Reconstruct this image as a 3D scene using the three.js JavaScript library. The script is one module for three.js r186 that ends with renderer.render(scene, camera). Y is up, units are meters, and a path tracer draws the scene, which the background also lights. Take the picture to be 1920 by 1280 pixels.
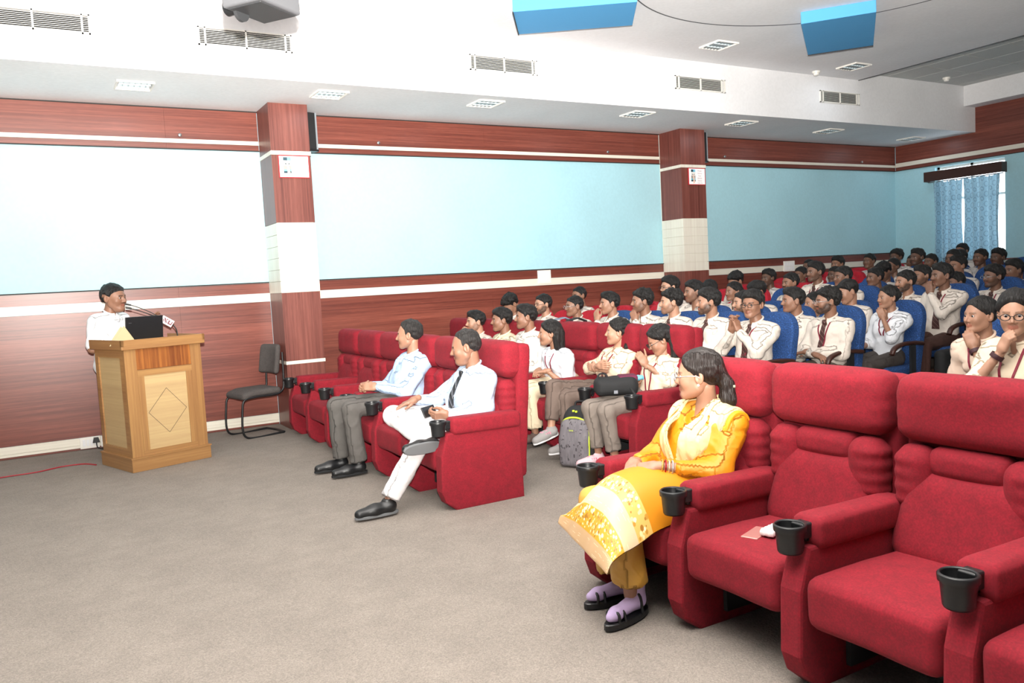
import * as THREE from 'three';
import { mergeGeometries } from 'three/addons/utils/BufferGeometryUtils.js';
import { RoundedBoxGeometry } from 'three/addons/geometries/RoundedBoxGeometry.js';
import { RectAreaLightUniformsLib } from 'three/addons/lights/RectAreaLightUniformsLib.js';

// ---------------------------------------------------------------- camera, sky, lights, exposure
const scene = new THREE.Scene();
const renderer = new THREE.WebGLRenderer();
renderer.toneMapping = THREE.LinearToneMapping;
renderer.toneMappingExposure = 1.0;
renderer.shadowMap.enabled = true;
RectAreaLightUniformsLib.init();
scene.background = new THREE.Color().setRGB(5, 5.5, 6);          // bright daylight outside the window
const camera = new THREE.PerspectiveCamera(45.38, 1.5, 0.05, 100);
camera.position.set(0, 1.5, 0);
camera.up.set(0.084, 0.9956, -0.039).normalize();
camera.lookAt(0.4986, 1.5 - 0.0757, -0.8635);
scene.add(camera);
// the photographer's flash on its shoe, tilted up so that the ceiling throws part of it back
const flash = new THREE.SpotLight(0xfffaf2, 720, 0, 1.03, 1, 2);
flash.position.set(0.02, 1.72, 0.04);
flash.target.position.set(2.0, 5.3, -4.6);
flash.shadow.radius = 1.6;
scene.add(flash, flash.target);
const LAMP_POWER = 10;                                             // recessed ceiling lamps, see ceilingLamp()

// ---------------------------------------------------------------- helpers
const V = (x, y, z) => new THREE.Vector3(x, y, z);
function rng(seed) { let a = seed >>> 0; return () => { a = (a + 0x6D2B79F5) | 0; let t = Math.imul(a ^ (a >>> 15), 1 | a); t = (t + Math.imul(t ^ (t >>> 7), 61 | t)) ^ t; return ((t ^ (t >>> 14)) >>> 0) / 4294967296; }; }
const used = new Map();
function numbered(name) { const n = used.get(name) ?? 0; used.set(name, n + 1); return n ? `${name}_${String(n).padStart(3, '0')}` : name; }
function add(parent, name, geo, mat, pos, rot) {
  const m = new THREE.Mesh(geo, mat); m.name = name;
  if (pos) m.position.set(...pos);
  if (rot) m.rotation.set(...rot);
  parent.add(m); return m;
}
function tag(o, label, category, group) { o.userData = { label, category }; if (group) o.userData.group = group; return o; }
function thing(name, label, category, group, pos = [0, 0, 0], turn = 0) {
  const g = new THREE.Group(); g.name = numbered(name); g.position.set(...pos); g.rotation.y = turn; scene.add(g);
  return tag(g, label, category, group);
}
function struct(name, label, geo, mat, category = 'wall') {
  const o = geo ? new THREE.Mesh(geo, mat) : new THREE.Group();
  o.name = numbered(name); scene.add(o); o.userData = { label, category, kind: 'structure' }; return o;
}
function copyOf(o, pos, turn, label) {
  const c = o.clone(); c.name = numbered(o.name.replace(/_\d{3}$/, '')); c.userData = { ...o.userData };
  if (label) c.userData.label = label;
  c.position.set(...pos); if (turn !== undefined) c.rotation.y = turn; scene.add(c); return c;
}
// box between two corners, uv in metres
function uvm(g, swap) {
  const p = g.attributes.position, n = g.attributes.normal, uv = new Float32Array(p.count * 2);
  for (let i = 0; i < p.count; i++) {
    const ax = Math.abs(n.getX(i)), ay = Math.abs(n.getY(i)), az = Math.abs(n.getZ(i));
    let u, v;
    if (ax >= ay && ax >= az) { u = p.getZ(i); v = p.getY(i); } else if (ay >= az) { u = p.getX(i); v = p.getZ(i); } else { u = p.getX(i); v = p.getY(i); }
    uv[2 * i] = swap ? v : u; uv[2 * i + 1] = swap ? u : v;
  }
  g.setAttribute('uv', new THREE.BufferAttribute(uv, 2)); return g;
}
function bx(x0, y0, z0, x1, y1, z1, swap) {
  const g = new THREE.BoxGeometry(Math.abs(x1 - x0), Math.abs(y1 - y0), Math.abs(z1 - z0));
  g.translate((x0 + x1) / 2, (y0 + y1) / 2, (z0 + z1) / 2); return uvm(g, swap);
}
function rb(x0, y0, z0, x1, y1, z1, r = 0.01, seg = 2, swap) {
  const g = new RoundedBoxGeometry(Math.abs(x1 - x0), Math.abs(y1 - y0), Math.abs(z1 - z0), seg, r);
  g.translate((x0 + x1) / 2, (y0 + y1) / 2, (z0 + z1) / 2); return uvm(g, swap);
}
function cyl(r0, r1, h, seg = 20, at = [0, 0, 0], open = false) { const g = new THREE.CylinderGeometry(r0, r1, h, seg, 1, open); g.translate(...at); return g; }
function tube(pts, r, seg = 24, rad = 8, closed = false) { return new THREE.TubeGeometry(new THREE.CatmullRomCurve3(pts.map((p) => V(...p)), closed, 'centripetal'), seg, r, rad, closed); }
function lathe(pts, seg = 28) { return new THREE.LatheGeometry(pts.map((p) => new THREE.Vector2(...p)), seg); }
function merge(list) { const uv = list.every((g) => g.attributes.uv); return mergeGeometries(list.map((g) => { const q = g.index ? g.toNonIndexed() : g.clone(); for (const k of Object.keys(q.attributes)) if (!['position', 'normal', uv ? 'uv' : ''].includes(k)) q.deleteAttribute(k); return q; })); }
function extrude(pts, depth, bevel = 0.01, seg = 2) {
  const s = new THREE.Shape(pts.map((p) => new THREE.Vector2(...p)));
  return new THREE.ExtrudeGeometry(s, { depth, bevelEnabled: bevel > 0, bevelThickness: bevel, bevelSize: bevel, bevelSegments: seg, steps: 1, curveSegments: 12 });
}
// value noise
function hash3(i, j, k) { let h = Math.imul(i, 374761393) ^ Math.imul(j, 668265263) ^ Math.imul(k, 2147483647 ^ 0x5bd1e995); h = Math.imul(h ^ (h >>> 13), 1274126177); return ((h ^ (h >>> 16)) >>> 0) / 4294967296; }
function noise3(x, y, z) {
  const i = Math.floor(x), j = Math.floor(y), k = Math.floor(z), s = (t) => t * t * (3 - 2 * t);
  const a = s(x - i), b = s(y - j), c = s(z - k), L = (p, q, t) => p + (q - p) * t;
  const h = (u, v, w) => hash3(i + u, j + v, k + w);
  return L(L(L(h(0, 0, 0), h(1, 0, 0), a), L(h(0, 1, 0), h(1, 1, 0), a), b), L(L(h(0, 0, 1), h(1, 0, 1), a), L(h(0, 1, 1), h(1, 1, 1), a), b), c) * 2 - 1;
}
// ---------------------------------------------------------------- textures
function tex(w, h, fn, { srgb = true, repeat = [1, 1] } = {}) {
  const d = new Uint8Array(w * h * 4);
  for (let y = 0; y < h; y++) for (let x = 0; x < w; x++) { const c = fn(x, y), o = (y * w + x) * 4; d[o] = c[0]; d[o + 1] = c[1]; d[o + 2] = c[2]; d[o + 3] = 255; }
  const t = new THREE.DataTexture(d, w, h); t.wrapS = t.wrapT = THREE.RepeatWrapping; t.magFilter = THREE.LinearFilter; t.minFilter = THREE.LinearMipmapLinearFilter; t.generateMipmaps = true;
  if (srgb) t.colorSpace = THREE.SRGBColorSpace;
  t.repeat.set(...repeat); t.needsUpdate = true; return t;
}
const clamp = (v) => Math.max(0, Math.min(255, v));
// periodic 2-D noise in u,v with n cells
function pnoise(u, v, nu, nv, s) {
  const x = u * nu, y = v * nv, i = Math.floor(x), j = Math.floor(y), f = x - i, g = y - j, q = (t) => t * t * (3 - 2 * t), m = (a, n) => ((a % n) + n) % n;
  const h = (a, b) => hash3(m(i + a, nu), m(j + b, nv), s), L = (p, r, t) => p + (r - p) * t;
  return L(L(h(0, 0), h(1, 0), q(f)), L(h(0, 1), h(1, 1), q(f)), q(g)) * 2 - 1;
}
function grainTex(base, amp, seed, size = 512) {         // grain runs along u; covers 2.4 m x 1.2 m
  return tex(size, size, (x, y) => {
    const u = x / size, v = y / size;
    const g = 0.5 * pnoise(u, v, 3, 90, seed) + 0.35 * pnoise(u, v, 8, 220, seed + 1) + 0.45 * pnoise(u, v, 2, 14, seed + 2) + 0.2 * pnoise(u, v, 40, 250, seed + 3);
    return base.map((b, k) => clamp(b * (1 + amp * g * (k === 0 ? 0.8 : 1.1))));
  }, { repeat: [1 / 2.4, 1 / 1.2] });
}
const woodTex = grainTex([116, 60, 49], 0.27, 11), woodTexV = grainTex([112, 62, 54], 0.25, 31);
const creamTex = grainTex([226, 220, 206], 0.05, 51, 256);
const oakTex = grainTex([152, 112, 69], 0.13, 71), plyTex = grainTex([184, 157, 113], 0.06, 91, 256), stainTex = grainTex([138, 82, 38], 0.35, 95, 256);
const carpetTex = tex(512, 512, (x, y) => {
  const u = x / 512, v = y / 512, g = 0.10 * pnoise(u, v, 256, 256, 3) + 0.05 * pnoise(u, v, 150, 150, 4) + 0.03 * pnoise(u, v, 9, 9, 5) + 0.03 * pnoise(u, v, 3, 3, 6);
  return [134, 126, 118].map((b) => clamp(b * (1 + g)));
}, { repeat: [1.1, 1.1] });
const carpetBump = tex(256, 256, (x, y) => { const g = 128 + 60 * pnoise(x / 256, y / 256, 128, 128, 7) + 50 * pnoise(x / 256, y / 256, 60, 60, 8); return [g, g, g].map(clamp); }, { srgb: false, repeat: [2.6, 2.6] });
const plushTex = tex(256, 256, (x, y) => { const g = 0.10 * pnoise(x / 256, y / 256, 128, 128, 21) + 0.04 * pnoise(x / 256, y / 256, 12, 12, 22) + 0.03 * pnoise(x / 256, y / 256, 30, 30, 23); return [230, 230, 230].map((b) => clamp(b * (1 + g))); }, { repeat: [2, 2] });
const fabricTex = tex(256, 256, (x, y) => {               // blue seat cloth with a small scattered fleck
  const u = x / 256, v = y / 256, w = Math.abs(Math.sin((u * 14 + 0.9 * pnoise(u, v, 14, 14, 41)) * Math.PI) * Math.sin((v * 14 + 0.9 * pnoise(u, v, 14, 14, 42)) * Math.PI));
  const k = 1 + 0.10 * pnoise(u, v, 128, 128, 43) + (w < 0.10 ? 0.55 : 0);
  return [150, 150, 150].map((b) => clamp(b * k));
}, { repeat: [4, 4] });
const weaveBump = tex(128, 128, (x, y) => { const g = 128 + 70 * Math.sin(x * Math.PI / 2) * Math.sin(y * Math.PI / 2) + 40 * pnoise(x / 128, y / 128, 16, 16, 44); return [g, g, g].map(clamp); }, { srgb: false, repeat: [6, 6] });
const paintTex = tex(256, 256, (x, y) => { const u = x / 256, v = y / 256, g = 0.012 * pnoise(u, v, 90, 90, 61) + 0.014 * pnoise(u, v, 5, 4, 62); return [250, 250, 250].map((b) => clamp(b * (1 + g) - 3)); }, { repeat: [0.5, 0.5] });
const mat = (color, roughness = 0.7, o = {}) => new THREE.MeshStandardMaterial({ color, roughness, ...o });
const M = {
  wood: mat(0xffffff, 0.36, { map: woodTex }), woodV: mat(0xffffff, 0.38, { map: woodTexV }), cream: mat(0xffffff, 0.45, { map: creamTex }),
  blueWall: mat(0xafdce8, 0.75, { map: paintTex }), white: mat(0xf0f0f2, 0.85, { map: paintTex }), tile: mat(0xc9cbc8, 0.9, { map: paintTex }),
  carpet: mat(0xffffff, 0.97, { map: carpetTex, bumpMap: carpetBump, bumpScale: 0.0025 }),
  red: new THREE.MeshPhysicalMaterial({ color: 0x8b0a20, roughness: 0.9, map: plushTex, sheen: 0.08, sheenColor: new THREE.Color(0.7, 0.1, 0.18), sheenRoughness: 0.5, side: THREE.DoubleSide }),
  blueCloth: mat(0x3a6fc0, 0.9, { map: fabricTex, bumpMap: weaveBump, bumpScale: 0.001 }), redCloth: mat(0xc41f34, 0.9, { map: plushTex, bumpMap: weaveBump, bumpScale: 0.001 }),
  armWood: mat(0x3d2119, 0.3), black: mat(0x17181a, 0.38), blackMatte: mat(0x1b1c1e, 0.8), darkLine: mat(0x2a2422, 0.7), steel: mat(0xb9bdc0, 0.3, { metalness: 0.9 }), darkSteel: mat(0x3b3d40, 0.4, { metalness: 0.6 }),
  plastic: mat(0xece9e2, 0.4), oak: mat(0xffffff, 0.42, { map: oakTex }), ply: mat(0xffffff, 0.5, { map: plyTex }), stained: mat(0xffffff, 0.4, { map: stainTex }),
  panelBlue: mat(0x4f9fd6, 0.75), ductSteel: mat(0x8f9396, 0.42, { metalness: 0.9 }), tBar: mat(0x666765, 0.7), trimMetal: mat(0x46484b, 0.5), grille: mat(0xe9e7e0, 0.5, { metalness: 0.1 }),
};
// ---------------------------------------------------------------- the room
const WZ = -9.36, FX = 13.55, LX = -6, NZ = 5.2, SOF = 3.5, CEIL = 4.12, TILE = 4.22, FAZ = -7.883;
struct('floor', 'grey-brown short pile carpet floor of the hall', bx(LX - 0.2, -0.2, WZ - 0.2, FX + 0.2, 0, NZ + 0.2), M.carpet, 'floor');
const rowFloor = [0, 0, 0, 0.12, 0.15, 0.21, 0.26, 0.3, 0.34];
{ // low carpeted platforms under the back rows
  const o = struct('floor', 'carpeted steps rising under the back rows of seats', null, null, 'floor');
  for (let i = 3; i < 9; i++) { const x0 = 7.62 + (i - 3) * 0.9; add(o, 'step', bx(x0, 0, WZ, i === 8 ? FX : x0 + 0.9, rowFloor[i], -4.72), M.carpet); }
}
function ranges(x0, x1, step, gap = 0.0006) { const r = []; for (let x = x0; x < x1 - 0.01; x += step) r.push([x + gap, Math.min(x + step, x1) - gap]); return r; }
{
  const w = struct('wall_back', 'long side wall painted sky blue between red-brown laminate bands', bx(LX - 0.2, 0, WZ - 0.25, FX + 0.2, TILE + 0.3, WZ), M.blueWall);
  for (const [s, e] of [[LX, 2.28], [2.70, 8.05], [8.51, FX]]) {
    const P = (n, y0, y1, d, m, step = 2.44) => { for (const [a, b] of ranges(s, e, step)) add(w, n, bx(a, y0, WZ - 0.01, b, y1, WZ + d), m); };
    P('skirting', 0.002, 0.022, 0.012, M.wood); P('cream_strip', 0.024, 0.05, 0.022, M.cream); P('cream_strip', 0.052, 0.125, 0.018, M.cream);
    P('laminate_panel', 0.128, 1.398, 0.012, M.wood); P('cream_band', 1.400, 1.49, 0.02, M.cream, 3.6); P('laminate_strip', 1.492, 1.605, 0.014, M.wood);
    P('edge_bead', 1.606, 1.618, 0.03, M.darkLine, 9); P('edge_bead', 3.062, 3.072, 0.03, M.darkLine, 9);
    P('laminate_strip', 3.073, 3.128, 0.014, M.wood); P('cream_band', 3.13, 3.172, 0.022, M.cream, 3.6); P('laminate_panel', 3.174, SOF - 0.012, 0.012, M.wood);
  }
  for (const x of [1.46, 3.69, 7.10, 9.34, 12.6]) { const k = add(w, 'wall_knob', lathe([[0, 0.035], [0.016, 0.034], [0.02, 0.025], [0.012, 0.014], [0.012, 0]], 14), M.steel, [x, 3.21, WZ + 0.012], [Math.PI / 2, 0, 0]); }
  const e = struct('wall_right', 'end wall painted sky blue with laminate bands and a curtained window', null, null);
  // opening for the window: z -8.60..-7.42, y 1.5..3.0
  add(e, 'wall_panel', bx(FX, 0, WZ - 0.2, FX + 0.25, TILE + 0.3, -8.60), M.blueWall); add(e, 'wall_panel', bx(FX, 0, -7.42, FX + 0.25, TILE + 0.3, NZ + 0.2), M.blueWall);
  add(e, 'wall_panel', bx(FX, 0, -8.60, FX + 0.25, 1.42, -7.42), M.blueWall); add(e, 'wall_panel', bx(FX, 3.03, -8.60, FX + 0.25, TILE + 0.3, -7.42), M.blueWall);
  const Q = (n, y0, y1, d, m, step = 2.44) => { for (const [a, b] of ranges(WZ + 0.03, NZ, step)) if (!(y0 < 3 && y1 > 1.45 && a < -7.3 && b > -8.7)) add(e, n, bx(FX - d, y0, a, FX + 0.01, y1, b), m); };
  Q('laminate_panel', 0.13, 1.30, 0.012, M.wood); Q('cream_band', 1.302, 1.39, 0.02, M.cream, 3.6); Q('laminate_strip', 1.392, 1.42, 0.014, M.wood);
  Q('edge_bead', 3.062, 3.072, 0.03, M.darkLine, 9); Q('laminate_strip', 3.073, 3.128, 0.014, M.wood); Q('cream_band', 3.13, 3.20, 0.022, M.cream, 3.6); Q('laminate_panel', 3.202, 3.90, 0.012, M.wood);
  struct('wall_left', 'white plastered wall beside the stage', bx(LX - 0.25, 0, WZ, LX, TILE + 0.3, NZ + 0.2), M.white);
  struct('wall_front', 'white plastered wall behind the photographer', bx(LX - 0.2, 0, NZ, FX + 0.2, TILE + 0.3, NZ + 0.25), M.white);
}
const GRILLES = [[-0.26, 'above the lectern end of the beam'], [1.455, 'behind the hanging projector'], [4.21, 'between the projector and the second pillar'], [7.085, 'above the second pillar'], [9.76, 'nearest the tiled ceiling']];
{ // ceilings
  const c = struct('ceiling', 'white plaster ceiling with a slim dark trim ring', null, null, 'ceiling');
  // plaster slab with a slim dark metal ring let into it
  const R = 1.887, cx = 6.32, cz = -4.764, G = 0.012;
  const s = new THREE.Shape([new THREE.Vector2(LX, -NZ), new THREE.Vector2(10.6, -NZ), new THREE.Vector2(10.6, -FAZ), new THREE.Vector2(LX, -FAZ)]);
  const slab = new THREE.ExtrudeGeometry(s, { depth: 0.1, bevelEnabled: false, curveSegments: 120 }); slab.rotateX(-Math.PI / 2); slab.translate(0, CEIL, 0);
  add(c, 'plaster_slab', uvm(slab), M.white);
  add(c, 'trim_ring', lathe([[R - G / 2, 0.002], [R - G / 2, -0.004], [R + G / 2, -0.004], [R + G / 2, 0.002]], 140), M.trimMetal, [cx, CEIL, cz]);
  add(c, 'edge_trim', bx(10.6, CEIL - 0.006, FAZ, 10.622, TILE, NZ), M.trimMetal);
  add(c, 'ceiling_void', bx(LX - 0.2, TILE + 0.02, WZ - 0.2, FX + 0.2, TILE + 0.3, NZ + 0.2), M.white);
  const t = struct('ceiling', 'grey ceiling of square lay-in tiles above the back rows', null, null, 'ceiling');
  add(t, 'tile_grid', bx(10.61, TILE + 0.012, FAZ, FX, TILE + 0.03, NZ), M.tBar);
  const T = 0.6;
  for (let x = 10.63; x < FX - 0.05; x += T) for (let z = FAZ + 0.004; z < NZ - 0.02; z += T) add(t, 'ceiling_tile', bx(x + 0.007, TILE, z + 0.007, Math.min(x + T - 0.007, FX), TILE + 0.02, Math.min(z + T - 0.007, NZ)), M.tile);
  const b = struct('beam', 'white boxed soffit beam along the side wall', null, null, 'beam');
  add(b, 'soffit_board', bx(LX, SOF, WZ, FX, SOF + 0.03, FAZ - 0.03), M.white); add(b, 'fascia_board', bx(LX, SOF, FAZ - 0.03, FX, 3.765, FAZ), M.white); add(b, 'fascia_board', bx(LX, 3.91, FAZ - 0.03, FX, TILE + 0.05, FAZ), M.white);
  let x = LX; for (const g of [...GRILLES.map(([q]) => q), FX + 1]) { add(b, 'fascia_board', bx(x, 3.765, FAZ - 0.03, Math.min(g + 0.01, FX), 3.91, FAZ), M.white); x = g + 0.84; }
  add(b, 'edge_bead', bx(LX, SOF - 0.012, WZ, FX, SOF, WZ + 0.02), M.darkLine);  // this one is joint shade put in as a dark strip along the soffit
  struct('beam', 'white boxed beam across the end wall above the laminate', bx(13.22, 3.9, FAZ, FX, TILE + 0.05, NZ), M.white, 'beam');
}
function pillar(x0, x1, zf, label) {
  const p = struct('pillar', label, bx(x0 + 0.012, 0, WZ, x1 - 0.012, SOF, zf - 0.012), M.cream, 'pillar');
  const ring = (n, y0, y1, m, d = 0) => {               // one front plate and two side plates
    add(p, n, bx(x0 - d, y0, zf - 0.014, x1 + d, y1, zf + d, true), m); add(p, n, bx(x0 - d, y0, WZ + 0.025, x0 + 0.014, y1, zf - 0.014, true), m); add(p, n, bx(x1 - 0.014, y0, WZ + 0.025, x1 + d, y1, zf - 0.014, true), m);
  };
  ring('laminate_plate', 0.002, 0.708, M.woodV); ring('cream_trim', 0.71, 0.745, M.cream, 0.006); ring('laminate_plate', 0.747, 1.485, M.woodV);
  for (let i = 0; i < 6; i++) ring('plank', 1.487 + i * 0.1245, 1.487 + (i + 1) * 0.1245 - 0.004, M.cream, 0.002);
  ring('laminate_plate', 2.236, 2.952, M.woodV); ring('cream_trim', 2.954, 2.995, M.cream, 0.006); ring('laminate_plate', 2.997, SOF - 0.003, M.woodV);
}
pillar(2.28, 2.70, -8.833, 'laminate-clad pillar with cream planks beside the visitor chair');
pillar(8.05, 8.51, -8.888, 'laminate-clad pillar with cream planks rising behind the students');
// window, pelmet, curtains in the end wall
{
  const w = struct('window_1', 'daylit window behind patterned curtains', null, null, 'window');
  for (const z of [-8.60, -8.02, -7.46]) add(w, 'window_frame', bx(FX + 0.08, 1.42, z, FX + 0.13, 3.03, z + 0.04), M.plastic);
  for (const y of [1.42, 2.45, 2.99]) add(w, 'window_frame', bx(FX + 0.08, y, -8.60, FX + 0.13, y + 0.04, -7.42), M.plastic);
  const glass = new THREE.MeshPhysicalMaterial({ color: 0xffffff, roughness: 0.02, transmission: 1, thickness: 0 });
  for (const z of [-8.56, -7.98]) { add(w, 'pane', bx(FX + 0.1, 1.46, z, FX + 0.106, 2.45, z + 0.54), glass); add(w, 'pane', bx(FX + 0.1, 2.49, z, FX + 0.106, 2.99, z + 0.54), glass); }
  const p = thing('curtain_pelmet', 'dark brown boxed pelmet above the window curtains', 'pelmet', null, [FX - 0.13, 2.79, -8.05]);
  add(p, 'front_board', bx(-0.02, 0, -0.66, 0, 0.165, 0.66), M.armWood); for (const s of [-0.66, 0.64]) add(p, 'end_board', bx(0, 0, s, 0.13, 0.165, s + 0.02), M.armWood);
  const rod = thing('curtain_rod', 'slim steel rod carrying the window curtains', 'rod', null, [FX - 0.06, 2.78, -8.05]);
  add(rod, 'rod_bar', new THREE.CylinderGeometry(0.01, 0.01, 1.27, 12).rotateX(Math.PI / 2), M.steel);
  const cTex = tex(256, 256, (x, y) => { // woven scroll pattern
    const u = (x / 256 * 4) % 1 - 0.5, v = (y / 256 * 4) % 1 - 0.5, r = Math.hypot(u, v), a = Math.atan2(v, u), k = Math.abs(r - 0.18 - 0.06 * a / Math.PI) < 0.035 || Math.abs(Math.hypot(u - 0.5 * Math.sign(u), v - 0.5 * Math.sign(v)) - 0.25) < 0.03;
    const g = 1 + 0.05 * pnoise(x / 256, y / 256, 90, 90, 77); return [134, 164, 178].map((b) => clamp(b * g * (k ? 0.78 : 1)));
  }, { repeat: [2.2, 2.2] });
  const cm = new THREE.MeshPhysicalMaterial({ map: cTex, roughness: 0.95, transmission: 0.3, thickness: 0, side: THREE.DoubleSide });
  function curtain(z0, z1, label, seed) {
    const g = new THREE.PlaneGeometry(z1 - z0, 1.42, 90, 24), p = g.attributes.position, R = rng(seed), ph = R() * 6;
    for (let i = 0; i < p.count; i++) {
      const u = p.getX(i) / (z1 - z0) + 0.5, v = p.getY(i) / 1.42 + 0.5, pinch = 1 - 0.1 * Math.sin(v * 3), x = p.getX(i) * pinch;
      const d = 0.05 * Math.sin(u * 26 + ph + 0.6 * Math.sin(v * 2.2)) + 0.02 * Math.sin(u * 11 + ph * 2 + v) ;
      p.setXYZ(i, -d * (0.4 + 0.6 * (1 - v)) - d * 0.4, p.getY(i) + (v > 0.97 ? 0.012 * Math.sin(u * 40) : 0), x);
    }
    g.computeVertexNormals(); const o = new THREE.Mesh(g, cm); o.name = numbered('curtain'); o.position.set(FX - 0.06, 2.06, (z0 + z1) / 2); scene.add(o); tag(o, label, 'curtain', 'window curtains');
  }
  curtain(-8.62, -8.08, 'grey-blue scroll-patterned curtain on the pelmet side near the room corner', 5); curtain(-8.05, -7.44, 'grey-blue scroll-patterned curtain with a bright daylight gap at its edge', 9);
}
// supply grilles on the beam
for (const [x, far] of GRILLES) {
  const g = thing('air_grille', `cream slatted air grille on the white beam ${far}`, 'air vent', 'air grilles on the soffit beam', [x, 3.755, FAZ]);
  const W = 0.85, H = 0.165;
  add(g, 'duct', merge([bx(0.004, 0.004, -1.3, W - 0.004, H - 0.004, -1.294), bx(0.004, 0.004, -1.3, W - 0.004, 0.008, -0.031), bx(0.004, H - 0.008, -1.3, W - 0.004, H - 0.004, -0.031), bx(0.004, 0.004, -1.3, 0.008, H - 0.004, -0.031), bx(W - 0.008, 0.004, -1.3, W - 0.004, H - 0.004, -0.031)]), M.ductSteel);
  const f = []; f.push(bx(0, 0, 0, W, 0.012, 0.016), bx(0, H - 0.012, 0, W, H, 0.016)); for (const u of [0, 0.055, W / 2 - 0.007, W - 0.069, W - 0.014]) f.push(bx(u, 0, 0, u + 0.014, H, 0.016));
  add(g, 'grille_frame', merge(f), M.grille);
  for (let i = 0; i < 9; i++) add(g, 'slat', bx(0.01, 0.016 + i * 0.0152, 0.003, W - 0.01, 0.0195 + i * 0.0152, 0.010), M.grille);
}
// recessed lamps: steel tray, louvre, two tubes, and the light they give
const tubeGlow = new THREE.MeshStandardMaterial({ color: 0xdfeef0, emissive: 0xcfeef5, emissiveIntensity: 0.25, roughness: 0.3 });
function ceilingLamp(x, y, z, label) {
  const l = thing('ceiling_lamp', label, 'ceiling light', 'recessed louvre lamps', [x, y, z]), S = 0.15;
  const fr = []; for (const s of [-1, 1]) fr.push(bx(-S - 0.012, -0.018, s * S - 0.012 * (s > 0 ? 0 : 1), S + 0.012, 0.0, s * S + 0.012 * (s > 0 ? 1 : 0)), bx(s * S - 0.012 * (s > 0 ? 0 : 1), -0.018, -S, s * S + 0.012 * (s > 0 ? 1 : 0), 0.0, S));
  add(l, 'lamp_frame', merge(fr), M.plastic);
  add(l, 'reflector', bx(-S, -0.003, -S, S, 0, S), M.steel);
  for (const u of [-0.06, 0.06]) add(l, 'lamp_tube', new THREE.CylinderGeometry(0.007, 0.007, 0.27, 10).rotateZ(Math.PI / 2).translate(0, -0.0105, u), tubeGlow);
  for (let i = 1; i < 6; i++) add(l, 'louvre_blade', bx(-S + i * 0.05 - 0.001, -0.0175, -S, -S + i * 0.05 + 0.001, -0.0035, S), M.steel);
  const a = new THREE.RectAreaLight(0xeaf6ff, LAMP_POWER, 0.28, 0.28); a.position.set(0, -0.022, 0); a.rotation.x = -Math.PI / 2; l.add(a);
}
for (const [x, z, far] of [[0.96, -8.47, 'above the speaker'], [2.78, -8.3, 'beside the first pillar'], [4.57, -8.22, 'second along from the first pillar'], [6.75, -8.22, 'next before the second pillar'], [8.67, -8.32, 'beside the second pillar'], [10.63, -8.44, 'second last before the window wall'], [12.9, -8.6, 'in the corner by the window wall']])
  ceilingLamp(x, SOF, z, `square louvred lamp set under the beam ${far}`);
for (const [x, z, far] of [[4.746, -7.163, 'by the blue ceiling panel off the projector'], [7.186, -7.21, 'inside of the lone blue panel'], [9.782, -7.337, 'by the smoke detector'], [1.9, -2.6, 'over the aisle'], [5.2, -2.4, 'over the seat rows'], [8.6, -2.4, 'over the blue seats'], [1.9, 1.6, 'behind the photographer'], [-2.4, -2.6, 'over the stage floor'], [-2.4, -6.2, 'over the stage side']])
  ceilingLamp(x, CEIL, z, `square louvred lamp in the plaster ceiling ${far}`);
for (const [x, z, y, far] of [[9.5, -7.72, CEIL, 'at the edge of the plaster ceiling'], [12.3, -7.6, TILE, 'under the tiled ceiling']]) {
  const d = thing('smoke_detector', `round white smoke detector ${far}`, 'smoke detector', 'smoke detectors', [x, y, z]);
  add(d, 'base', cyl(0.055, 0.05, 0.025, 24, [0, -0.0125, 0]), M.plastic); add(d, 'sensor_cap', lathe([[0, -0.06], [0.028, -0.058], [0.036, -0.045], [0.038, -0.025]], 24), M.plastic);
}
// blue acoustic panels fixed under the ceiling round the circle
function acousticPanel(ax, az, bx2, bz2, width, side, label) {     // long edge a->b, width to one side
  const dx = bx2 - ax, dz = bz2 - az, L = Math.hypot(dx, dz), o = thing('ceiling_panel', label, 'acoustic panel', 'blue ceiling panels', [ax, CEIL - 0.13, az], -Math.atan2(dz, dx));
  add(o, 'panel_board', rb(0, 0.008, 0, L, 0.13, side * width, 0.004), M.panelBlue); add(o, 'edge_strip', bx(L - 0.004, 0, 0, L + 0.006, 0.012, side * width), M.darkLine);
}
acousticPanel(7.147, -5.985, 8.26, -6.827, 0.72, 1, 'blue wedge of ceiling panel fixed alone across the dark trim ring');
acousticPanel(5.036, -6.069, 4.088, -6.733, 0.72, 1, 'blue ceiling panel between the projector and the trim ring');
// ---------------------------------------------------------------- distance-field modelling
const smin = (a, b, k) => { const h = Math.max(k - Math.abs(a - b), 0) / k; return Math.min(a, b) - h * h * k * 0.25; };
const smax = (a, b, k) => -smin(-a, -b, k);
const sstep = (a, b, x) => { const t = Math.max(0, Math.min(1, (x - a) / (b - a))); return t * t * (3 - 2 * t); };
function cone(a, b, r1, r2) {                                       // tapered capsule
  const bx_ = b[0] - a[0], by = b[1] - a[1], bz = b[2] - a[2], l2 = Math.max(bx_ * bx_ + by * by + bz * bz, 1e-8);
  return (x, y, z) => { const px = x - a[0], py = y - a[1], pz = z - a[2]; const t = Math.max(0, Math.min(1, (px * bx_ + py * by + pz * bz) / l2)); return Math.hypot(px - bx_ * t, py - by * t, pz - bz * t) - (r1 + (r2 - r1) * t); };
}
function ell(cx, cy, cz, rx, ry, rz) { return (x, y, z) => { const px = (x - cx) / rx, py = (y - cy) / ry, pz = (z - cz) / rz, k0 = Math.hypot(px, py, pz), k1 = Math.hypot(px / rx, py / ry, pz / rz); return k1 < 1e-6 ? -Math.min(rx, ry, rz) : k0 * (k0 - 1) / k1; }; }
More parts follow.
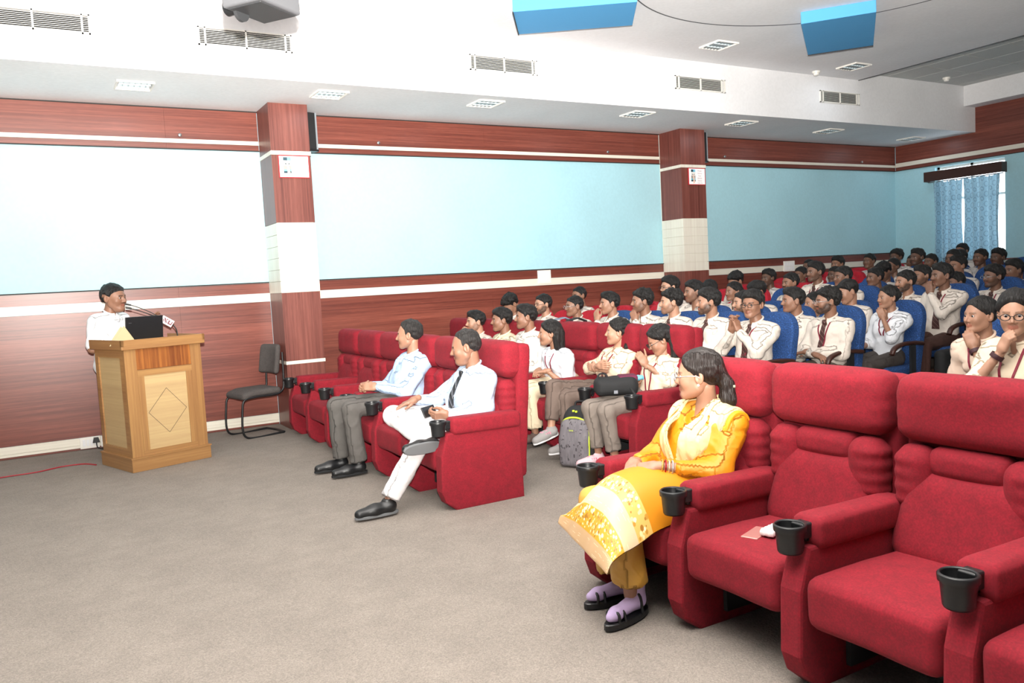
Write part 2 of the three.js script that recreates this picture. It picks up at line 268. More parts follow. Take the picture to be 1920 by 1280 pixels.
function rbox(cx, cy, cz, hx, hy, hz, r) { return (x, y, z) => { const qx = Math.abs(x - cx) - hx + r, qy = Math.abs(y - cy) - hy + r, qz = Math.abs(z - cz) - hz + r; return Math.hypot(Math.max(qx, 0), Math.max(qy, 0), Math.max(qz, 0)) + Math.min(Math.max(qx, qy, qz), 0) - r; }; }
function blend(list, k) { return (x, y, z) => { let d = list[0](x, y, z); for (let i = 1; i < list.length; i++) d = smin(d, list[i](x, y, z), k); return d; }; }
function meshSDF(f, lo, hi, c) {                                    // surface nets with empty blocks skipped
  const nx = Math.ceil((hi[0] - lo[0]) / c) + 1, ny = Math.ceil((hi[1] - lo[1]) / c) + 1, nz = Math.ceil((hi[2] - lo[2]) / c) + 1, B = 6;
  const v = new Float32Array(nx * ny * nz), id = (i, j, k) => i + nx * (j + ny * k);
  for (let K = 0; K < nz; K += B) for (let J = 0; J < ny; J += B) for (let I = 0; I < nx; I += B) {
    const h = (B - 1) / 2 * c, d = f(lo[0] + I * c + h, lo[1] + J * c + h, lo[2] + K * c + h), skip = Math.abs(d) > 1.35 * (h + c) * 1.74;
    for (let k = K; k < Math.min(K + B, nz); k++) for (let j = J; j < Math.min(J + B, ny); j++) for (let i = I; i < Math.min(I + B, nx); i++) v[id(i, j, k)] = skip ? d : f(lo[0] + i * c, lo[1] + j * c, lo[2] + k * c);
  }
  const pos = [], index = [], cell = new Int32Array(nx * ny * nz).fill(-1);
  for (let k = 0; k < nz - 1; k++) for (let j = 0; j < ny - 1; j++) for (let i = 0; i < nx - 1; i++) {
    let mask = 0; const q = [];
    for (let n = 0; n < 8; n++) { const w = v[id(i + (n & 1), j + (n >> 1 & 1), k + (n >> 2))]; q.push(w); if (w < 0) mask |= 1 << n; }
    if (mask === 0 || mask === 255) continue;
    let x = 0, y = 0, z = 0, m = 0;
    for (let n = 0; n < 8; n++) for (const ax of [1, 2, 4]) {
      if (n & ax) continue; const a = q[n], b = q[n | ax];
      if ((a < 0) === (b < 0)) continue; const t = a / (a - b);
      x += (n & 1) + (ax === 1 ? t : 0); y += (n >> 1 & 1) + (ax === 2 ? t : 0); z += (n >> 2) + (ax === 4 ? t : 0); m++;
    }
    cell[id(i, j, k)] = pos.length / 3; pos.push(lo[0] + (i + x / m) * c, lo[1] + (j + y / m) * c, lo[2] + (k + z / m) * c);
  }
  const quad = (a, b, d, e, flip) => { if (a < 0 || b < 0 || d < 0 || e < 0) return; if (flip) index.push(a, d, b, a, e, d); else index.push(a, b, d, a, d, e); };
  for (let k = 1; k < nz - 1; k++) for (let j = 1; j < ny - 1; j++) for (let i = 1; i < nx - 1; i++) {
    const s = v[id(i, j, k)] < 0;
    if (s !== (v[id(i + 1, j, k)] < 0)) quad(cell[id(i, j - 1, k - 1)], cell[id(i, j, k - 1)], cell[id(i, j, k)], cell[id(i, j - 1, k)], !s);
    if (s !== (v[id(i, j + 1, k)] < 0)) quad(cell[id(i - 1, j, k - 1)], cell[id(i - 1, j, k)], cell[id(i, j, k)], cell[id(i, j, k - 1)], !s);
    if (s !== (v[id(i, j, k + 1)] < 0)) quad(cell[id(i - 1, j - 1, k)], cell[id(i, j - 1, k)], cell[id(i, j, k)], cell[id(i - 1, j, k)], !s);
  }
  const g = new THREE.BufferGeometry(); g.setAttribute('position', new THREE.Float32BufferAttribute(pos, 3)); g.setIndex(index); g.computeVertexNormals(); return g;
}
// ---------------------------------------------------------------- red recliner seats
const FACE = -Math.PI / 2;                                          // the audience faces the stage end
const seatGeo = (() => {
  const G = {}, c = 0.016, pl = (t) => 0.0018 * Math.cos(t);
  G.headrest = uvm(meshSDF((x, y, z) => rbox(0, 0.945, -0.225, 0.287, 0.13, 0.088, 0.07)(x, y, z) + sstep(0.17, 0.27, Math.abs(x)) * pl(y * 105) + 0.012 * sstep(0.05, 0.3, Math.abs(x)) * Math.abs(y - 0.945) - 0.004 * noise3(x * 9, y * 9, z * 9), [-0.31, 0.78, -0.34], [0.31, 1.1, -0.1], c));
  G.bolster = uvm(meshSDF((x, y, z) => rbox(0, 0.685, -0.185, 0.078, 0.125, 0.07, 0.062)(x, y, z) + 0.003 * Math.cos((y - 0.68) * 118) * sstep(-0.06, 0.05, x), [-0.1, 0.54, -0.27], [0.1, 0.83, -0.09], 0.011));
  G.lumbar = uvm(meshSDF((x, y, z) => rbox(0, 0.755, -0.195, 0.15, 0.062, 0.055, 0.05)(x, y, z) + 0.003 * Math.cos(x * 70) * sstep(0.06, 0.14, Math.abs(x)), [-0.17, 0.67, -0.27], [0.17, 0.84, -0.11], c));
  G.back = uvm(meshSDF((x, y, z) => { const w = 1 + 0.55 * Math.max(0, y - 0.5) + 0.5 * Math.max(0, 0.42 - y), zz = z + 0.28 * (y - 0.5); return rbox(0, 0.56, -0.165, 0.268, 0.19, 0.095, 0.09)(x * w, y, zz) - 0.003 * noise3(x * 7, y * 7, z * 7); }, [-0.3, 0.34, -0.32], [0.3, 0.79, 0.02], c));
  G.shell = uvm(meshSDF((x, y, z) => rbox(0, 0.58, -0.27 + 0.0, 0.29, 0.47, 0.055, 0.03)(x, y, z + 0.09 * (y - 0.58)), [-0.32, 0.08, -0.42], [0.32, 1.08, -0.15], 0.024));
  G.cushion = uvm(meshSDF((x, y, z) => rbox(0, 0.335, 0.14, 0.248, 0.095, 0.265, 0.045)(x, y - 0.012 * Math.cos(x * 6) * Math.cos((z - 0.14) * 5) + 0.05 * Math.max(0, 0.1 - z) * 0.6, z) - 0.002 * noise3(x * 8, y * 8, z * 8), [-0.28, 0.2, -0.16], [0.28, 0.47, 0.44], c));
  const prof = [[0.30, 0], [0.375, 0.06], [0.40, 0.13], [0.392, 0.36], [0.345, 0.5], [-0.195, 0.5], [-0.20, 0.0]];
  G.panel = uvm(extrude(prof.map(([z, y]) => [z, y]), 0.07, 0.012).translate(0, 0, -0.035).rotateY(-Math.PI / 2));
  G.pad = uvm(meshSDF((x, y, z) => rbox(0, 0.555, 0.055, 0.066, 0.058, 0.265, 0.03)(x, y + 0.03 * (0.3 - z) * 0.6, z), [-0.09, 0.46, -0.25], [0.09, 0.65, 0.36], 0.015));
  G.cup = lathe([[0, 0.503], [0.040, 0.503], [0.044, 0.51], [0.05, 0.578], [0.056, 0.582], [0.057, 0.6], [0.051, 0.606], [0.046, 0.6], [0.041, 0.515], [0, 0.512]], 32);
  G.bracket = merge([rb(-0.03, 0.545, -0.09, 0.03, 0.6, -0.035, 0.008), rb(-0.018, 0.53, -0.095, 0.018, 0.55, -0.06, 0.006)]);
  G.mech = merge([bx(-0.235, 0.06, -0.1, -0.215, 0.25, 0.2), bx(0.215, 0.06, -0.1, 0.235, 0.25, 0.2), bx(-0.22, 0.14, 0.02, 0.22, 0.19, 0.07), bx(-0.22, 0.19, -0.1, 0.22, 0.24, 0.25)]);
  G.bolt = merge([cyl(0.012, 0.012, 0.02, 10).rotateZ(Math.PI / 2).translate(0.212, 0.13, 0.15), tube([[0.21, 0.10, 0.12], [0.209, 0.15, 0.13], [0.209, 0.2, 0.17]], 0.004, 8, 5)]);
  G.bracketFloor = bx(-0.03, 0, -0.16, 0.03, 0.012, 0.26);
  return G;
})();
function arm(s, x) {
  const p = add(s, 'arm_panel', seatGeo.panel, M.red, [x, 0.004, 0]); add(s, 'armrest', seatGeo.pad, M.red, [x, 0, 0]);
  const c = add(s, 'cup_holder', seatGeo.cup, M.black, [x, -0.005, 0.395]); add(c, 'bracket', seatGeo.bracket, M.black);
}
function recliner(X, Z, both, label, group, pitch) {
  const s = thing('recliner_seat', label, 'seat', group, [X, 0, Z], FACE), h = pitch / 2;
  add(s, 'headrest', seatGeo.headrest, M.red); for (const e of [-1, 1]) { const b = add(s, 'side_bolster', seatGeo.bolster, M.red, [e * 0.2, 0, 0]); b.scale.x = e; }
  add(s, 'lumbar_roll', seatGeo.lumbar, M.red); add(s, 'back_cushion', seatGeo.back, M.red); add(s, 'back_shell', seatGeo.shell, M.red); add(s, 'seat_cushion', seatGeo.cushion, M.red);
  const m = add(s, 'mechanism', seatGeo.mech, M.blackMatte); add(m, 'lever', seatGeo.bolt, M.steel);
  arm(s, h); if (both) arm(s, -h); return s;
}
const R1 = 'red recliners of the first row', R2 = 'red recliners of the second row';
const row1 = ['in the first row beside the pillar, its end by the wall', 'second from the pillar in the first row', 'third from the pillar in the first row, empty', 'holding the man in grey trousers', 'empty between the two seated men', 'holding the man with the striped tie'];
for (let k = 0; k < 6; k++) { const i = 5 - k; recliner(2.6, -4.85 - 0.61 * (k + 0.5), i === 0, `red plush recliner ${row1[i]}`, R1, 0.61); }
const row1b = ['holding the woman in yellow', 'with a phone lying on its cushion', 'empty beside the seat with the phone', 'third empty one beyond the woman in yellow'];
for (let k = 0; k < 4; k++) recliner(2.6, -3.16 + 0.605 * (k + 0.5), k === 0, `red plush recliner ${row1b[k]}`, R1, 0.605);
const row2 = ['under the girl in glasses with the bag on her lap', 'under the girl with folded arms', 'under the girl in the white coat, grey bag strap on top', 'under the student with the wispy moustache', 'under the student in the cream collar', 'under the student with hand to his mouth', 'at the wall end of the second row, empty'];
for (let k = 0; k < 7; k++) recliner(4.14, -4.76 - 0.6 * (k + 0.5), k === 6, `red plush recliner ${row2[k]}`, R2, 0.6);
// ---------------------------------------------------------------- upholstered auditorium chairs with wooden arms
const chairGeo = (() => {
  const G = {}, s = new THREE.Shape();
  s.moveTo(-0.215, 0); s.lineTo(0.215, 0); s.lineTo(0.235, 0.5); s.bezierCurveTo(0.24, 0.66, 0.17, 0.70, 0.1, 0.715); s.quadraticCurveTo(0, 0.73, -0.1, 0.715); s.bezierCurveTo(-0.17, 0.70, -0.24, 0.66, -0.235, 0.5); s.lineTo(-0.215, 0);
  const b = new THREE.ExtrudeGeometry(s, { depth: 0.05, bevelEnabled: true, bevelThickness: 0.022, bevelSize: 0.02, bevelSegments: 3, curveSegments: 10 });
  b.translate(0, 0.35, -0.29); const p = b.attributes.position;
  for (let i = 0; i < p.count; i++) p.setZ(i, p.getZ(i) - 0.10 * (p.getY(i) - 0.35) + 0.5 * p.getX(i) ** 2 + 0.03 * Math.cos((p.getY(i) - 0.5) * 6));
  b.computeVertexNormals(); G.back = uvm(b);
  G.seat = rb(-0.235, 0.37, -0.22, 0.235, 0.48, 0.24, 0.045, 3);
  const arm_ = tube([[0, 0.68, -0.24], [0, 0.695, -0.1], [0, 0.69, 0.1], [0, 0.655, 0.2], [0, 0.61, 0.23]], 0.021, 18, 8); arm_.scale(1.35, 1, 1); G.arm = arm_;
  G.post = merge([bx(-0.012, 0.0, -0.12, 0.012, 0.68, -0.05), bx(-0.012, 0.3, -0.1, 0.012, 0.36, 0.15), bx(-0.03, 0, -0.2, 0.03, 0.015, 0.18)]);
  return G;
})();
function hallChair(X, Y, Z, cloth, label, group, both) {
  const c = thing('auditorium_chair', label, 'chair', group, [X, Y, Z], FACE), m = cloth === 'blue' ? M.blueCloth : M.redCloth;
  add(c, 'backrest', chairGeo.back, m); add(c, 'seat', chairGeo.seat, m);
  for (const x of both ? [0.275, -0.275] : [0.275]) { add(c, 'armrest', chairGeo.arm, M.armWood, [x, 0, 0]); add(c, 'arm_post', chairGeo.post, M.darkSteel, [x, 0, 0]); }
  return c;
}
const rowName = ['first', 'second', 'third', 'fourth', 'fifth', 'sixth', 'seventh', 'eighth', 'ninth'];
const B_X = (r) => 5.28 + 0.9 * r, B_Z = (k) => -5.07 - 0.55 * k;
for (let r = 0; r < 9; r++) for (let k = 0; k < 8; k++) {
  if (r === 3 && k === 7) continue;                                  // the pillar stands there
  const red = k >= (r === 0 ? 5 : r < 3 ? 4 : 5) && !(r > 5 && k < 6);
  hallChair(B_X(r), rowFloor[r], B_Z(k), red ? 'red' : 'blue', `${red ? 'red' : 'blue'} cloth chair with wooden arms, ${['aisle end', 'second from the aisle', 'third from the aisle', 'fourth from the aisle', 'fifth from the aisle', 'sixth from the aisle', 'seventh from the aisle', 'wall end'][k]} of the ${rowName[r]} student row`, 'student chairs by the wall', k === 7);
}
for (const [x, z, l] of [[5.18, -2.92, 'under the girl with a wristband, chin on her fist'], [5.18, -2.36, 'next to the wristband girl across the aisle'], [4.32, -2.33, 'under the girl in round glasses'], [6.1, -2.36, 'behind the two girls across the aisle'], [6.1, -2.92, 'at the aisle end behind the wristband girl']]) hallChair(x, 0, z, 'blue', `blue cloth chair ${l}`, 'student chairs across the aisle', true);
// ---------------------------------------------------------------- visitor chair by the pillar
{
  const c = thing('visitor_chair', 'grey cantilever visitor chair with black tube frame beside the pillar', 'chair', null, [1.93, 0, -8.86], FACE + 0.22);
  const grey = mat(0x55504e, 0.95, { map: plushTex, bumpMap: weaveBump, bumpScale: 0.002 });
  add(c, 'seat', uvm(meshSDF((x, y, z) => rbox(0, 0.465, 0.02, 0.215, 0.035, 0.22, 0.034)(x, y - 0.03 * sstep(0.1, 0.24, z) * -1, z), [-0.24, 0.38, -0.24], [0.24, 0.53, 0.28], 0.012)), grey);
  add(c, 'backrest', uvm(meshSDF((x, y, z) => rbox(0, 0.79, -0.22, 0.2, 0.155, 0.03, 0.03)(x * (1 + 0.5 * Math.max(0, y - 0.85)), y, z - 0.9 * x * x + 0.15 * (y - 0.79)), [-0.24, 0.6, -0.34], [0.24, 0.97, -0.1], 0.012)), grey);
  for (const s of [-1, 1]) add(c, 'frame_tube', tube([[s * 0.2, 0.86, -0.24], [s * 0.2, 0.6, -0.235], [s * 0.2, 0.47, -0.22], [s * 0.2, 0.43, -0.16], [s * 0.2, 0.425, 0.1], [s * 0.2, 0.4, 0.22], [s * 0.2, 0.3, 0.245], [s * 0.2, 0.06, 0.25], [s * 0.2, 0.014, 0.21], [s * 0.2, 0.013, -0.2]], 0.012, 60, 8), M.black);
  add(c, 'floor_bar', tube([[-0.2, 0.013, -0.2], [0, 0.013, -0.215], [0.2, 0.013, -0.2]], 0.012, 10, 8), M.black); add(c, 'seat_bar', bx(-0.2, 0.415, 0.0, 0.2, 0.43, 0.03), M.black);
}
// ---------------------------------------------------------------- lectern
{
  const L = thing('lectern', 'oak lectern with pale plywood panels and a diamond line on its front', 'lectern', null, [0.844, 0, -8.145], 0.303), w = 0.345, d = 0.32;
  add(L, 'plinth', merge([bx(-w - 0.015, 0.002, -d - 0.015, w + 0.015, 0.115, d + 0.015), bx(-w - 0.022, 0.115, -d - 0.022, w + 0.022, 0.128, d + 0.022)]), M.oak);
  add(L, 'carcass', bx(-w + 0.02, 0.12, -d, w - 0.02, 1.07, d - 0.02), M.oak);
  for (const s of [-1, 1]) add(L, 'corner_post', bx(s * w - (s > 0 ? 0.1 : 0), 0.128, d - 0.03, s * w + (s < 0 ? 0.1 : 0), 1.07, d, true), M.oak);
  const f = add(L, 'front_frame', merge([bx(-0.245, 0.128, d - 0.025, 0.245, 0.175, d + 0.004), bx(-0.245, 0.83, d - 0.025, 0.245, 0.885, d + 0.004), bx(-0.245, 0.175, d - 0.025, -0.19, 0.83, d + 0.004, true), bx(0.19, 0.175, d - 0.025, 0.245, 0.83, d + 0.004, true)]), M.oak);
  const p = add(L, 'front_panel', bx(-0.19, 0.175, d - 0.02, 0.19, 0.83, d - 0.006), M.ply);
  const cy = 0.5, hx = 0.172, hy = 0.2, corner = [[0, cy + hy], [hx, cy], [0, cy - hy], [-hx, cy]];
  for (let i = 0; i < 4; i++) { const a = corner[i], b = corner[(i + 1) % 4], g = bx(0, -0.0015, 0, Math.hypot(b[0] - a[0], b[1] - a[1]), 0.0015, 0.001); g.rotateZ(Math.atan2(b[1] - a[1], b[0] - a[0])); g.translate(a[0], a[1], d - 0.006); add(p, 'inlay_line', g, M.darkLine); }
  add(L, 'stained_board', bx(-0.245, 0.888, d - 0.02, 0.245, 1.07, d - 0.004, true), M.stained);
  for (const s of [-1, 1]) {
    const x0 = s * (w - 0.02), fr = [bx(x0, 0.128, -d, x0 + s * 0.02, 0.2, d - 0.03), bx(x0, 1.0, -d, x0 + s * 0.02, 1.07, d - 0.03), bx(x0, 0.2, -d, x0 + s * 0.02, 1.0, -d + 0.07), bx(x0, 0.2, d - 0.1, x0 + s * 0.02, 1.0, d - 0.03)];
    add(L, 'side_frame', merge(fr), M.oak); add(L, 'side_panel', bx(x0, 0.2, -d + 0.07, x0 + s * 0.008, 1.0, d - 0.1), M.ply);
  }
  add(L, 'top_board', rb(-w - 0.03, 1.07, -d - 0.03, w + 0.03, 1.105, d + 0.035, 0.006), M.oak);
  add(L, 'top_rim', merge([bx(-w - 0.03, 1.1, d + 0.012, w + 0.03, 1.155, d + 0.035), bx(-w - 0.03, 1.1, -d - 0.03, -w - 0.008, 1.155, d + 0.035), bx(w + 0.008, 1.1, -d - 0.03, w + 0.03, 1.155, d + 0.035)]), M.oak);
  const at = (x, y, z) => { const c = Math.cos(0.303), s = Math.sin(0.303); return [0.844 + x * c + z * s, y, -8.145 - x * s + z * c]; };
  const lap = thing('laptop', 'black open laptop standing on the lectern', 'laptop', null, at(-0.06, 1.106, 0.1), 0.303 + 0.03);
  add(lap, 'keyboard_base', rb(-0.17, 0, -0.24, 0.17, 0.02, 0, 0.006), M.black); const lid = add(lap, 'lid', rb(-0.17, 0.0, -0.008, 0.17, 0.23, 0.004, 0.005), M.black, [0, 0.012, 0.0], [0.12, 0, 0]);
  const cv = document.createElement('canvas'); cv.width = 256; cv.height = 48; const cx = cv.getContext('2d'); cx.fillStyle = '#141416'; cx.fillRect(0, 0, 256, 48); cx.fillStyle = '#7d7f84'; cx.font = 'bold 34px sans-serif'; cx.fillText('lenovo', 14, 36);
  const lt = new THREE.CanvasTexture(cv); lt.colorSpace = THREE.SRGBColorSpace; add(lid, 'lid_lettering', new THREE.PlaneGeometry(0.062, 0.0116).translate(-0.115, 0.178, 0.0052), mat(0xffffff, 0.4, { map: lt }));
  const card = thing('tent_card', 'beige triangular tent card standing on the lectern corner', 'card', null, at(-0.27, 1.106, 0.14), 0.1);
  add(card, 'card_face', extrude([[-0.115, 0], [0.115, 0], [0.015, 0.17]], 0.004, 0).translate(0, 0, 0.02), mat(0xb5a682, 0.85)); add(card, 'card_back', extrude([[-0.115, 0], [0.115, 0], [0.015, 0.17]], 0.004, 0).rotateX(-0.35).translate(0, 0.001, -0.06), mat(0xb5a682, 0.85));
  const mic = thing('gooseneck_microphone', 'pair of black gooseneck microphones with a white tag on the lectern', 'microphone', null, at(0.3, 1.106, -0.02), 0);
  for (const o of [0, 0.022]) { add(mic, 'gooseneck', tube([[0, 0.0, o], [-0.01, 0.1, o], [-0.05, 0.15, o], [-0.12, 0.2, o], [-0.22, 0.27 - o, o], [-0.34, 0.33 - o * 1.5, o], [-0.38, 0.345 - o * 1.5, o]], 0.0045, 30, 6), M.black); add(mic, 'mic_capsule', cyl(0.009, 0.008, 0.05, 12).rotateZ(Math.PI / 2 - 0.25).translate(-0.4, 0.351 - o * 1.5, o), M.black); }
  add(mic, 'mic_base', cyl(0.02, 0.026, 0.03, 16, [0, 0.015, 0.01]), M.black);
  const tg = document.createElement('canvas'); tg.width = 160; tg.height = 96; const tc = tg.getContext('2d'); tc.fillStyle = '#e9e4e6'; tc.fillRect(0, 0, 160, 96); tc.fillStyle = '#6d3540';
  for (const q of [[[20, 16], [44, 16], [90, 74], [66, 74]], [[56, 16], [80, 16], [84, 22], [72, 38]], [[92, 20], [112, 20], [112, 58], [136, 58], [136, 20], [150, 20], [150, 76], [92, 76]], [[14, 40], [30, 40], [54, 74], [38, 74]]]) { tc.beginPath(); q.forEach(([x, y], i) => i ? tc.lineTo(x, y) : tc.moveTo(x, y)); tc.fill(); }
  const tt = new THREE.CanvasTexture(tg); tt.colorSpace = THREE.SRGBColorSpace; add(mic, 'tag', bx(-0.055, -0.033, 0, 0.055, 0.033, 0.004), mat(0xe9e4e6, 0.6), [-0.085, 0.175, 0.04], [0, 0, -0.6]); add(mic.children[mic.children.length - 1], 'tag_print', new THREE.PlaneGeometry(0.108, 0.064).translate(0, 0, 0.0046), mat(0xffffff, 0.6, { map: tt }));
}
// ---------------------------------------------------------------- wall fittings
function signTexture() {
  const c = document.createElement('canvas'); c.width = 384; c.height = 288; const x = c.getContext('2d');
  x.fillStyle = '#c9222e'; x.fillRect(0, 0, 384, 288); x.fillStyle = '#fbfbfb'; x.fillRect(10, 10, 364, 268);
  x.fillStyle = '#35505c'; x.fillRect(60, 24, 50, 44); x.fillStyle = '#7cc6e2'; x.fillRect(110, 24, 46, 44); x.fillStyle = '#e9e6e2'; x.fillRect(60, 68, 96, 90); x.fillStyle = '#a39a98'; x.fillRect(60, 130, 96, 50); x.fillStyle = '#78c7dc'; x.fillRect(60, 180, 96, 22); x.fillStyle = '#2d4550'; x.fillRect(60, 202, 96, 28);
  x.fillStyle = '#3a4a50'; x.beginPath(); x.moveTo(80, 96); x.lineTo(108, 112); x.lineTo(138, 98); x.lineTo(138, 116); x.lineTo(80, 116); x.fill();
  x.fillStyle = '#f0cdb8'; x.beginPath(); x.moveTo(102, 108); x.lineTo(120, 108); x.lineTo(146, 250); x.lineTo(108, 268); x.fill();
  x.fillStyle = '#b98a94'; x.font = '32px sans-serif'; x.textAlign = 'center'; ['Please', 'Silence', 'Your', 'Mobile', 'Device'].forEach((t, i) => x.fillText(t, 256, 60 + i * 42)); x.font = '25px sans-serif'; x.fillText('Thank You', 258, 264);
  const t = new THREE.CanvasTexture(c); t.colorSpace = THREE.SRGBColorSpace; return t;
}
const signMat = mat(0xffffff, 0.35, { map: signTexture() });
function sign(x0, x1, z, label) { const s = thing('wall_sign', label, 'sign', 'silence notices', [(x0 + x1) / 2, 2.71, z]); add(s, 'backing', bx((x0 - x1) / 2, 0, 0, (x1 - x0) / 2, 0.238, 0.012), mat(0xc0232f, 0.4)); add(s, 'notice_sheet', new THREE.PlaneGeometry(x1 - x0, 0.238).translate(0, 0.119, 0.0126), signMat); }
sign(2.345, 2.675, -8.831, 'red-framed silence-your-mobile notice on the pillar by the visitor chair'); sign(8.17, 8.49, -8.886, 'red-framed silence-your-mobile notice on the pillar among the students');
function columnSpeaker(x, z, turn, label) {
  const s = thing('wall_speaker', label, 'loudspeaker', 'wall loudspeakers', [x, 3.075, z], turn), side = mat(0x8f969c, 0.5);
  add(s, 'cabinet', merge([bx(-0.07, 0, -0.1, -0.05, 0.41, 0.0), bx(0.05, 0, -0.1, 0.07, 0.41, 0.0), bx(-0.06, 0, -0.1, 0.06, 0.41, -0.02)]), side); add(s, 'speaker_cloth', bx(-0.05, 0.006, -0.02, 0.05, 0.41, -0.004), M.blackMatte); add(s, 'bottom_cap', rb(-0.074, -0.02, -0.11, 0.074, 0.003, 0.006, 0.004), M.black);
}
columnSpeaker(2.83, -9.14, 0.25, 'black column loudspeaker tucked beside the first pillar'); columnSpeaker(8.595, -8.97, 0.2, 'black column loudspeaker tucked beside the second pillar');
function plate(name, x0, y0, x1, y1, label, rows, cols) {
  const s = thing(name, label, 'switch plate', null, [(x0 + x1) / 2, y0, WZ + 0.02]), w = x1 - x0, h = y1 - y0; add(s, 'face_plate', rb(-w / 2, 0, 0, w / 2, h, 0.014, 0.004), M.plastic);
  for (let r = 0; r < rows; r++) for (let c = 0; c < cols; c++) add(s, 'rocker', rb(-w / 2 + 0.02 + c * (w - 0.04) / cols + 0.004, 0.02 + r * (h - 0.04) / rows + 0.004, 0.01, -w / 2 + 0.02 + (c + 1) * (w - 0.04) / cols - 0.004, 0.02 + (r + 1) * (h - 0.04) / rows - 0.004, 0.019, 0.003), M.white);
  return s;
}
plate('switch_plate', 5.84, 1.42, 6.05, 1.60, 'white switch board on the cream band of the wall between the pillars', 2, 6); plate('switch_plate', 10.58, 1.39, 10.84, 1.56, 'white switch board on the cream band past the second pillar', 2, 6);
{
  const s = plate('socket_plate', 0.262, 0.012, 0.44, 0.128, 'white power socket plate low on the wall behind the lectern', 1, 4);
  const pl = thing('power_plug', 'black plug and cord in the low wall socket by the lectern', 'plug', null, [0.41, 0.07, WZ + 0.04]); add(pl, 'plug_body', extrude([[-0.03, 0], [0.03, 0], [0.018, 0.045], [-0.018, 0.045]], 0.03, 0.004), M.black); add(pl, 'cord', tube([[0, 0, 0.02], [0.005, -0.05, 0.05], [0.06, -0.062, 0.12], [0.16, -0.064, 0.25], [0.22, -0.064, 0.6]], 0.006, 24, 6), M.black);
  const jb = thing('junction_box', 'small white junction box low on the wall behind the lectern', 'box', null, [0.495, 0.014, WZ + 0.02]); add(jb, 'box_body', rb(-0.045, 0, 0, 0.045, 0.112, 0.04, 0.006), M.plastic); add(jb, 'screw', cyl(0.004, 0.004, 0.004, 8).rotateX(Math.PI / 2).translate(0.028, 0.09, 0.041), M.steel);
  const rc = new THREE.Mesh(tube([[0.35, 0.006, -8.36], [0.25, 0.006, -8.5], [0.08, 0.006, -8.52], [-0.12, 0.006, -8.42], [-0.4, 0.006, -8.4], [-1.4, 0.006, -8.1]], 0.006, 60, 6), mat(0xa3232f, 0.5)); rc.name = 'floor_cable'; scene.add(rc); tag(rc, 'thin red cable running over the carpet from the lectern', 'cable');
}
// ---------------------------------------------------------------- projector hanging from the ceiling
{
  const p = thing('ceiling_projector', 'dark grey projector hanging on a pole below the ceiling', 'projector', null, [1.17, 2.99, -4.5], 0.62), g = mat(0x4b4c4f, 0.5), dk = mat(0x2b2c2e, 0.5);
  add(p, 'housing', rb(-0.16, 0, -0.13, 0.16, 0.1, 0.13, 0.014, 3), g); add(p, 'underside_plate', rb(-0.14, -0.006, -0.11, 0.14, 0.004, 0.11, 0.004), dk);
  add(p, 'lens_barrel', cyl(0.038, 0.042, 0.06, 24).rotateX(Math.PI / 2).translate(-0.06, 0.035, -0.15), M.black); add(p, 'lens_hood', cyl(0.05, 0.05, 0.02, 24).rotateX(Math.PI / 2).translate(-0.06, 0.0, -0.09), dk);
  add(p, 'port_panel', bx(0.159, 0.02, -0.09, 0.163, 0.09, 0.09), dk); for (let i = 0; i < 4; i++) add(p, 'port', bx(0.162, 0.035, -0.075 + i * 0.035, 0.167, 0.06, -0.052 + i * 0.035), M.plastic);
  add(p, 'vga_plug', rb(0.165, 0.04, 0.03, 0.21, 0.065, 0.075, 0.006), M.plastic); add(p, 'signal_cable', tube([[0.2, 0.052, 0.05], [0.25, 0.06, 0.06], [0.27, 0.12, 0.04], [0.2, 0.2, 0.0], [0.05, 0.35, 0], [0.03, 1.1, 0]], 0.006, 40, 6), M.plastic);
  add(p, 'ceiling_pole', merge([cyl(0.02, 0.02, 1.02, 16, [0, 0.61, 0]), cyl(0.07, 0.07, 0.015, 20, [0, 1.122, 0]), cyl(0.05, 0.05, 0.012, 20, [0, 0.105, 0])]), M.plastic);
}
// ---------------------------------------------------------------- people
const SKIN = { fair: [0.43, 0.235, 0.155], mid: [0.345, 0.18, 0.115], tan: [0.265, 0.132, 0.083], dark: [0.19, 0.094, 0.06], deep: [0.13, 0.065, 0.042] };
const skinMat = new THREE.MeshPhysicalMaterial({ vertexColors: true, roughness: 0.5, sheen: 0.15, sheenRoughness: 0.6 });
const foldBump = tex(256, 256, (x, y) => { const u = x / 256, v = y / 256, w = 0.12 * pnoise(u, v, 4, 4, 400), r = (n) => Math.exp(-9 * n * n), g = 255 * (0.62 * r(pnoise(u + w, v + w, 5, 4, 401)) + 0.28 * r(pnoise(u - w, v + 0.5 * w, 11, 8, 402)) + 0.1 * (0.5 + 0.5 * pnoise(u, v, 64, 64, 403))); return [g, g, g].map(clamp); }, { srgb: false, repeat: [1.9, 1.9] });
const clothCache = new Map();
function cloth(hex, rough = 0.88) { const k = hex + '/' + rough; if (!clothCache.has(k)) clothCache.set(k, mat(hex, rough, { bumpMap: foldBump, bumpScale: 0.006 })); return clothCache.get(k); }
const strandTex = tex(256, 256, (x, y) => { const u = x / 256, v = y / 256, g = 128 + 70 * pnoise(u, v, 128, 6, 301) + 60 * pnoise(u, v, 60, 4, 302); return [g, g, g].map(clamp); }, { srgb: false, repeat: [9, 5] });
const hairMat = (c, r) => mat(c, r, { bumpMap: strandTex, bumpScale: 0.004 });
const hairMats = { black: hairMat(0x0d0a09, 0.55), brown: hairMat(0x1b110d, 0.45), grey: hairMat(0x1d1a19, 0.6) };
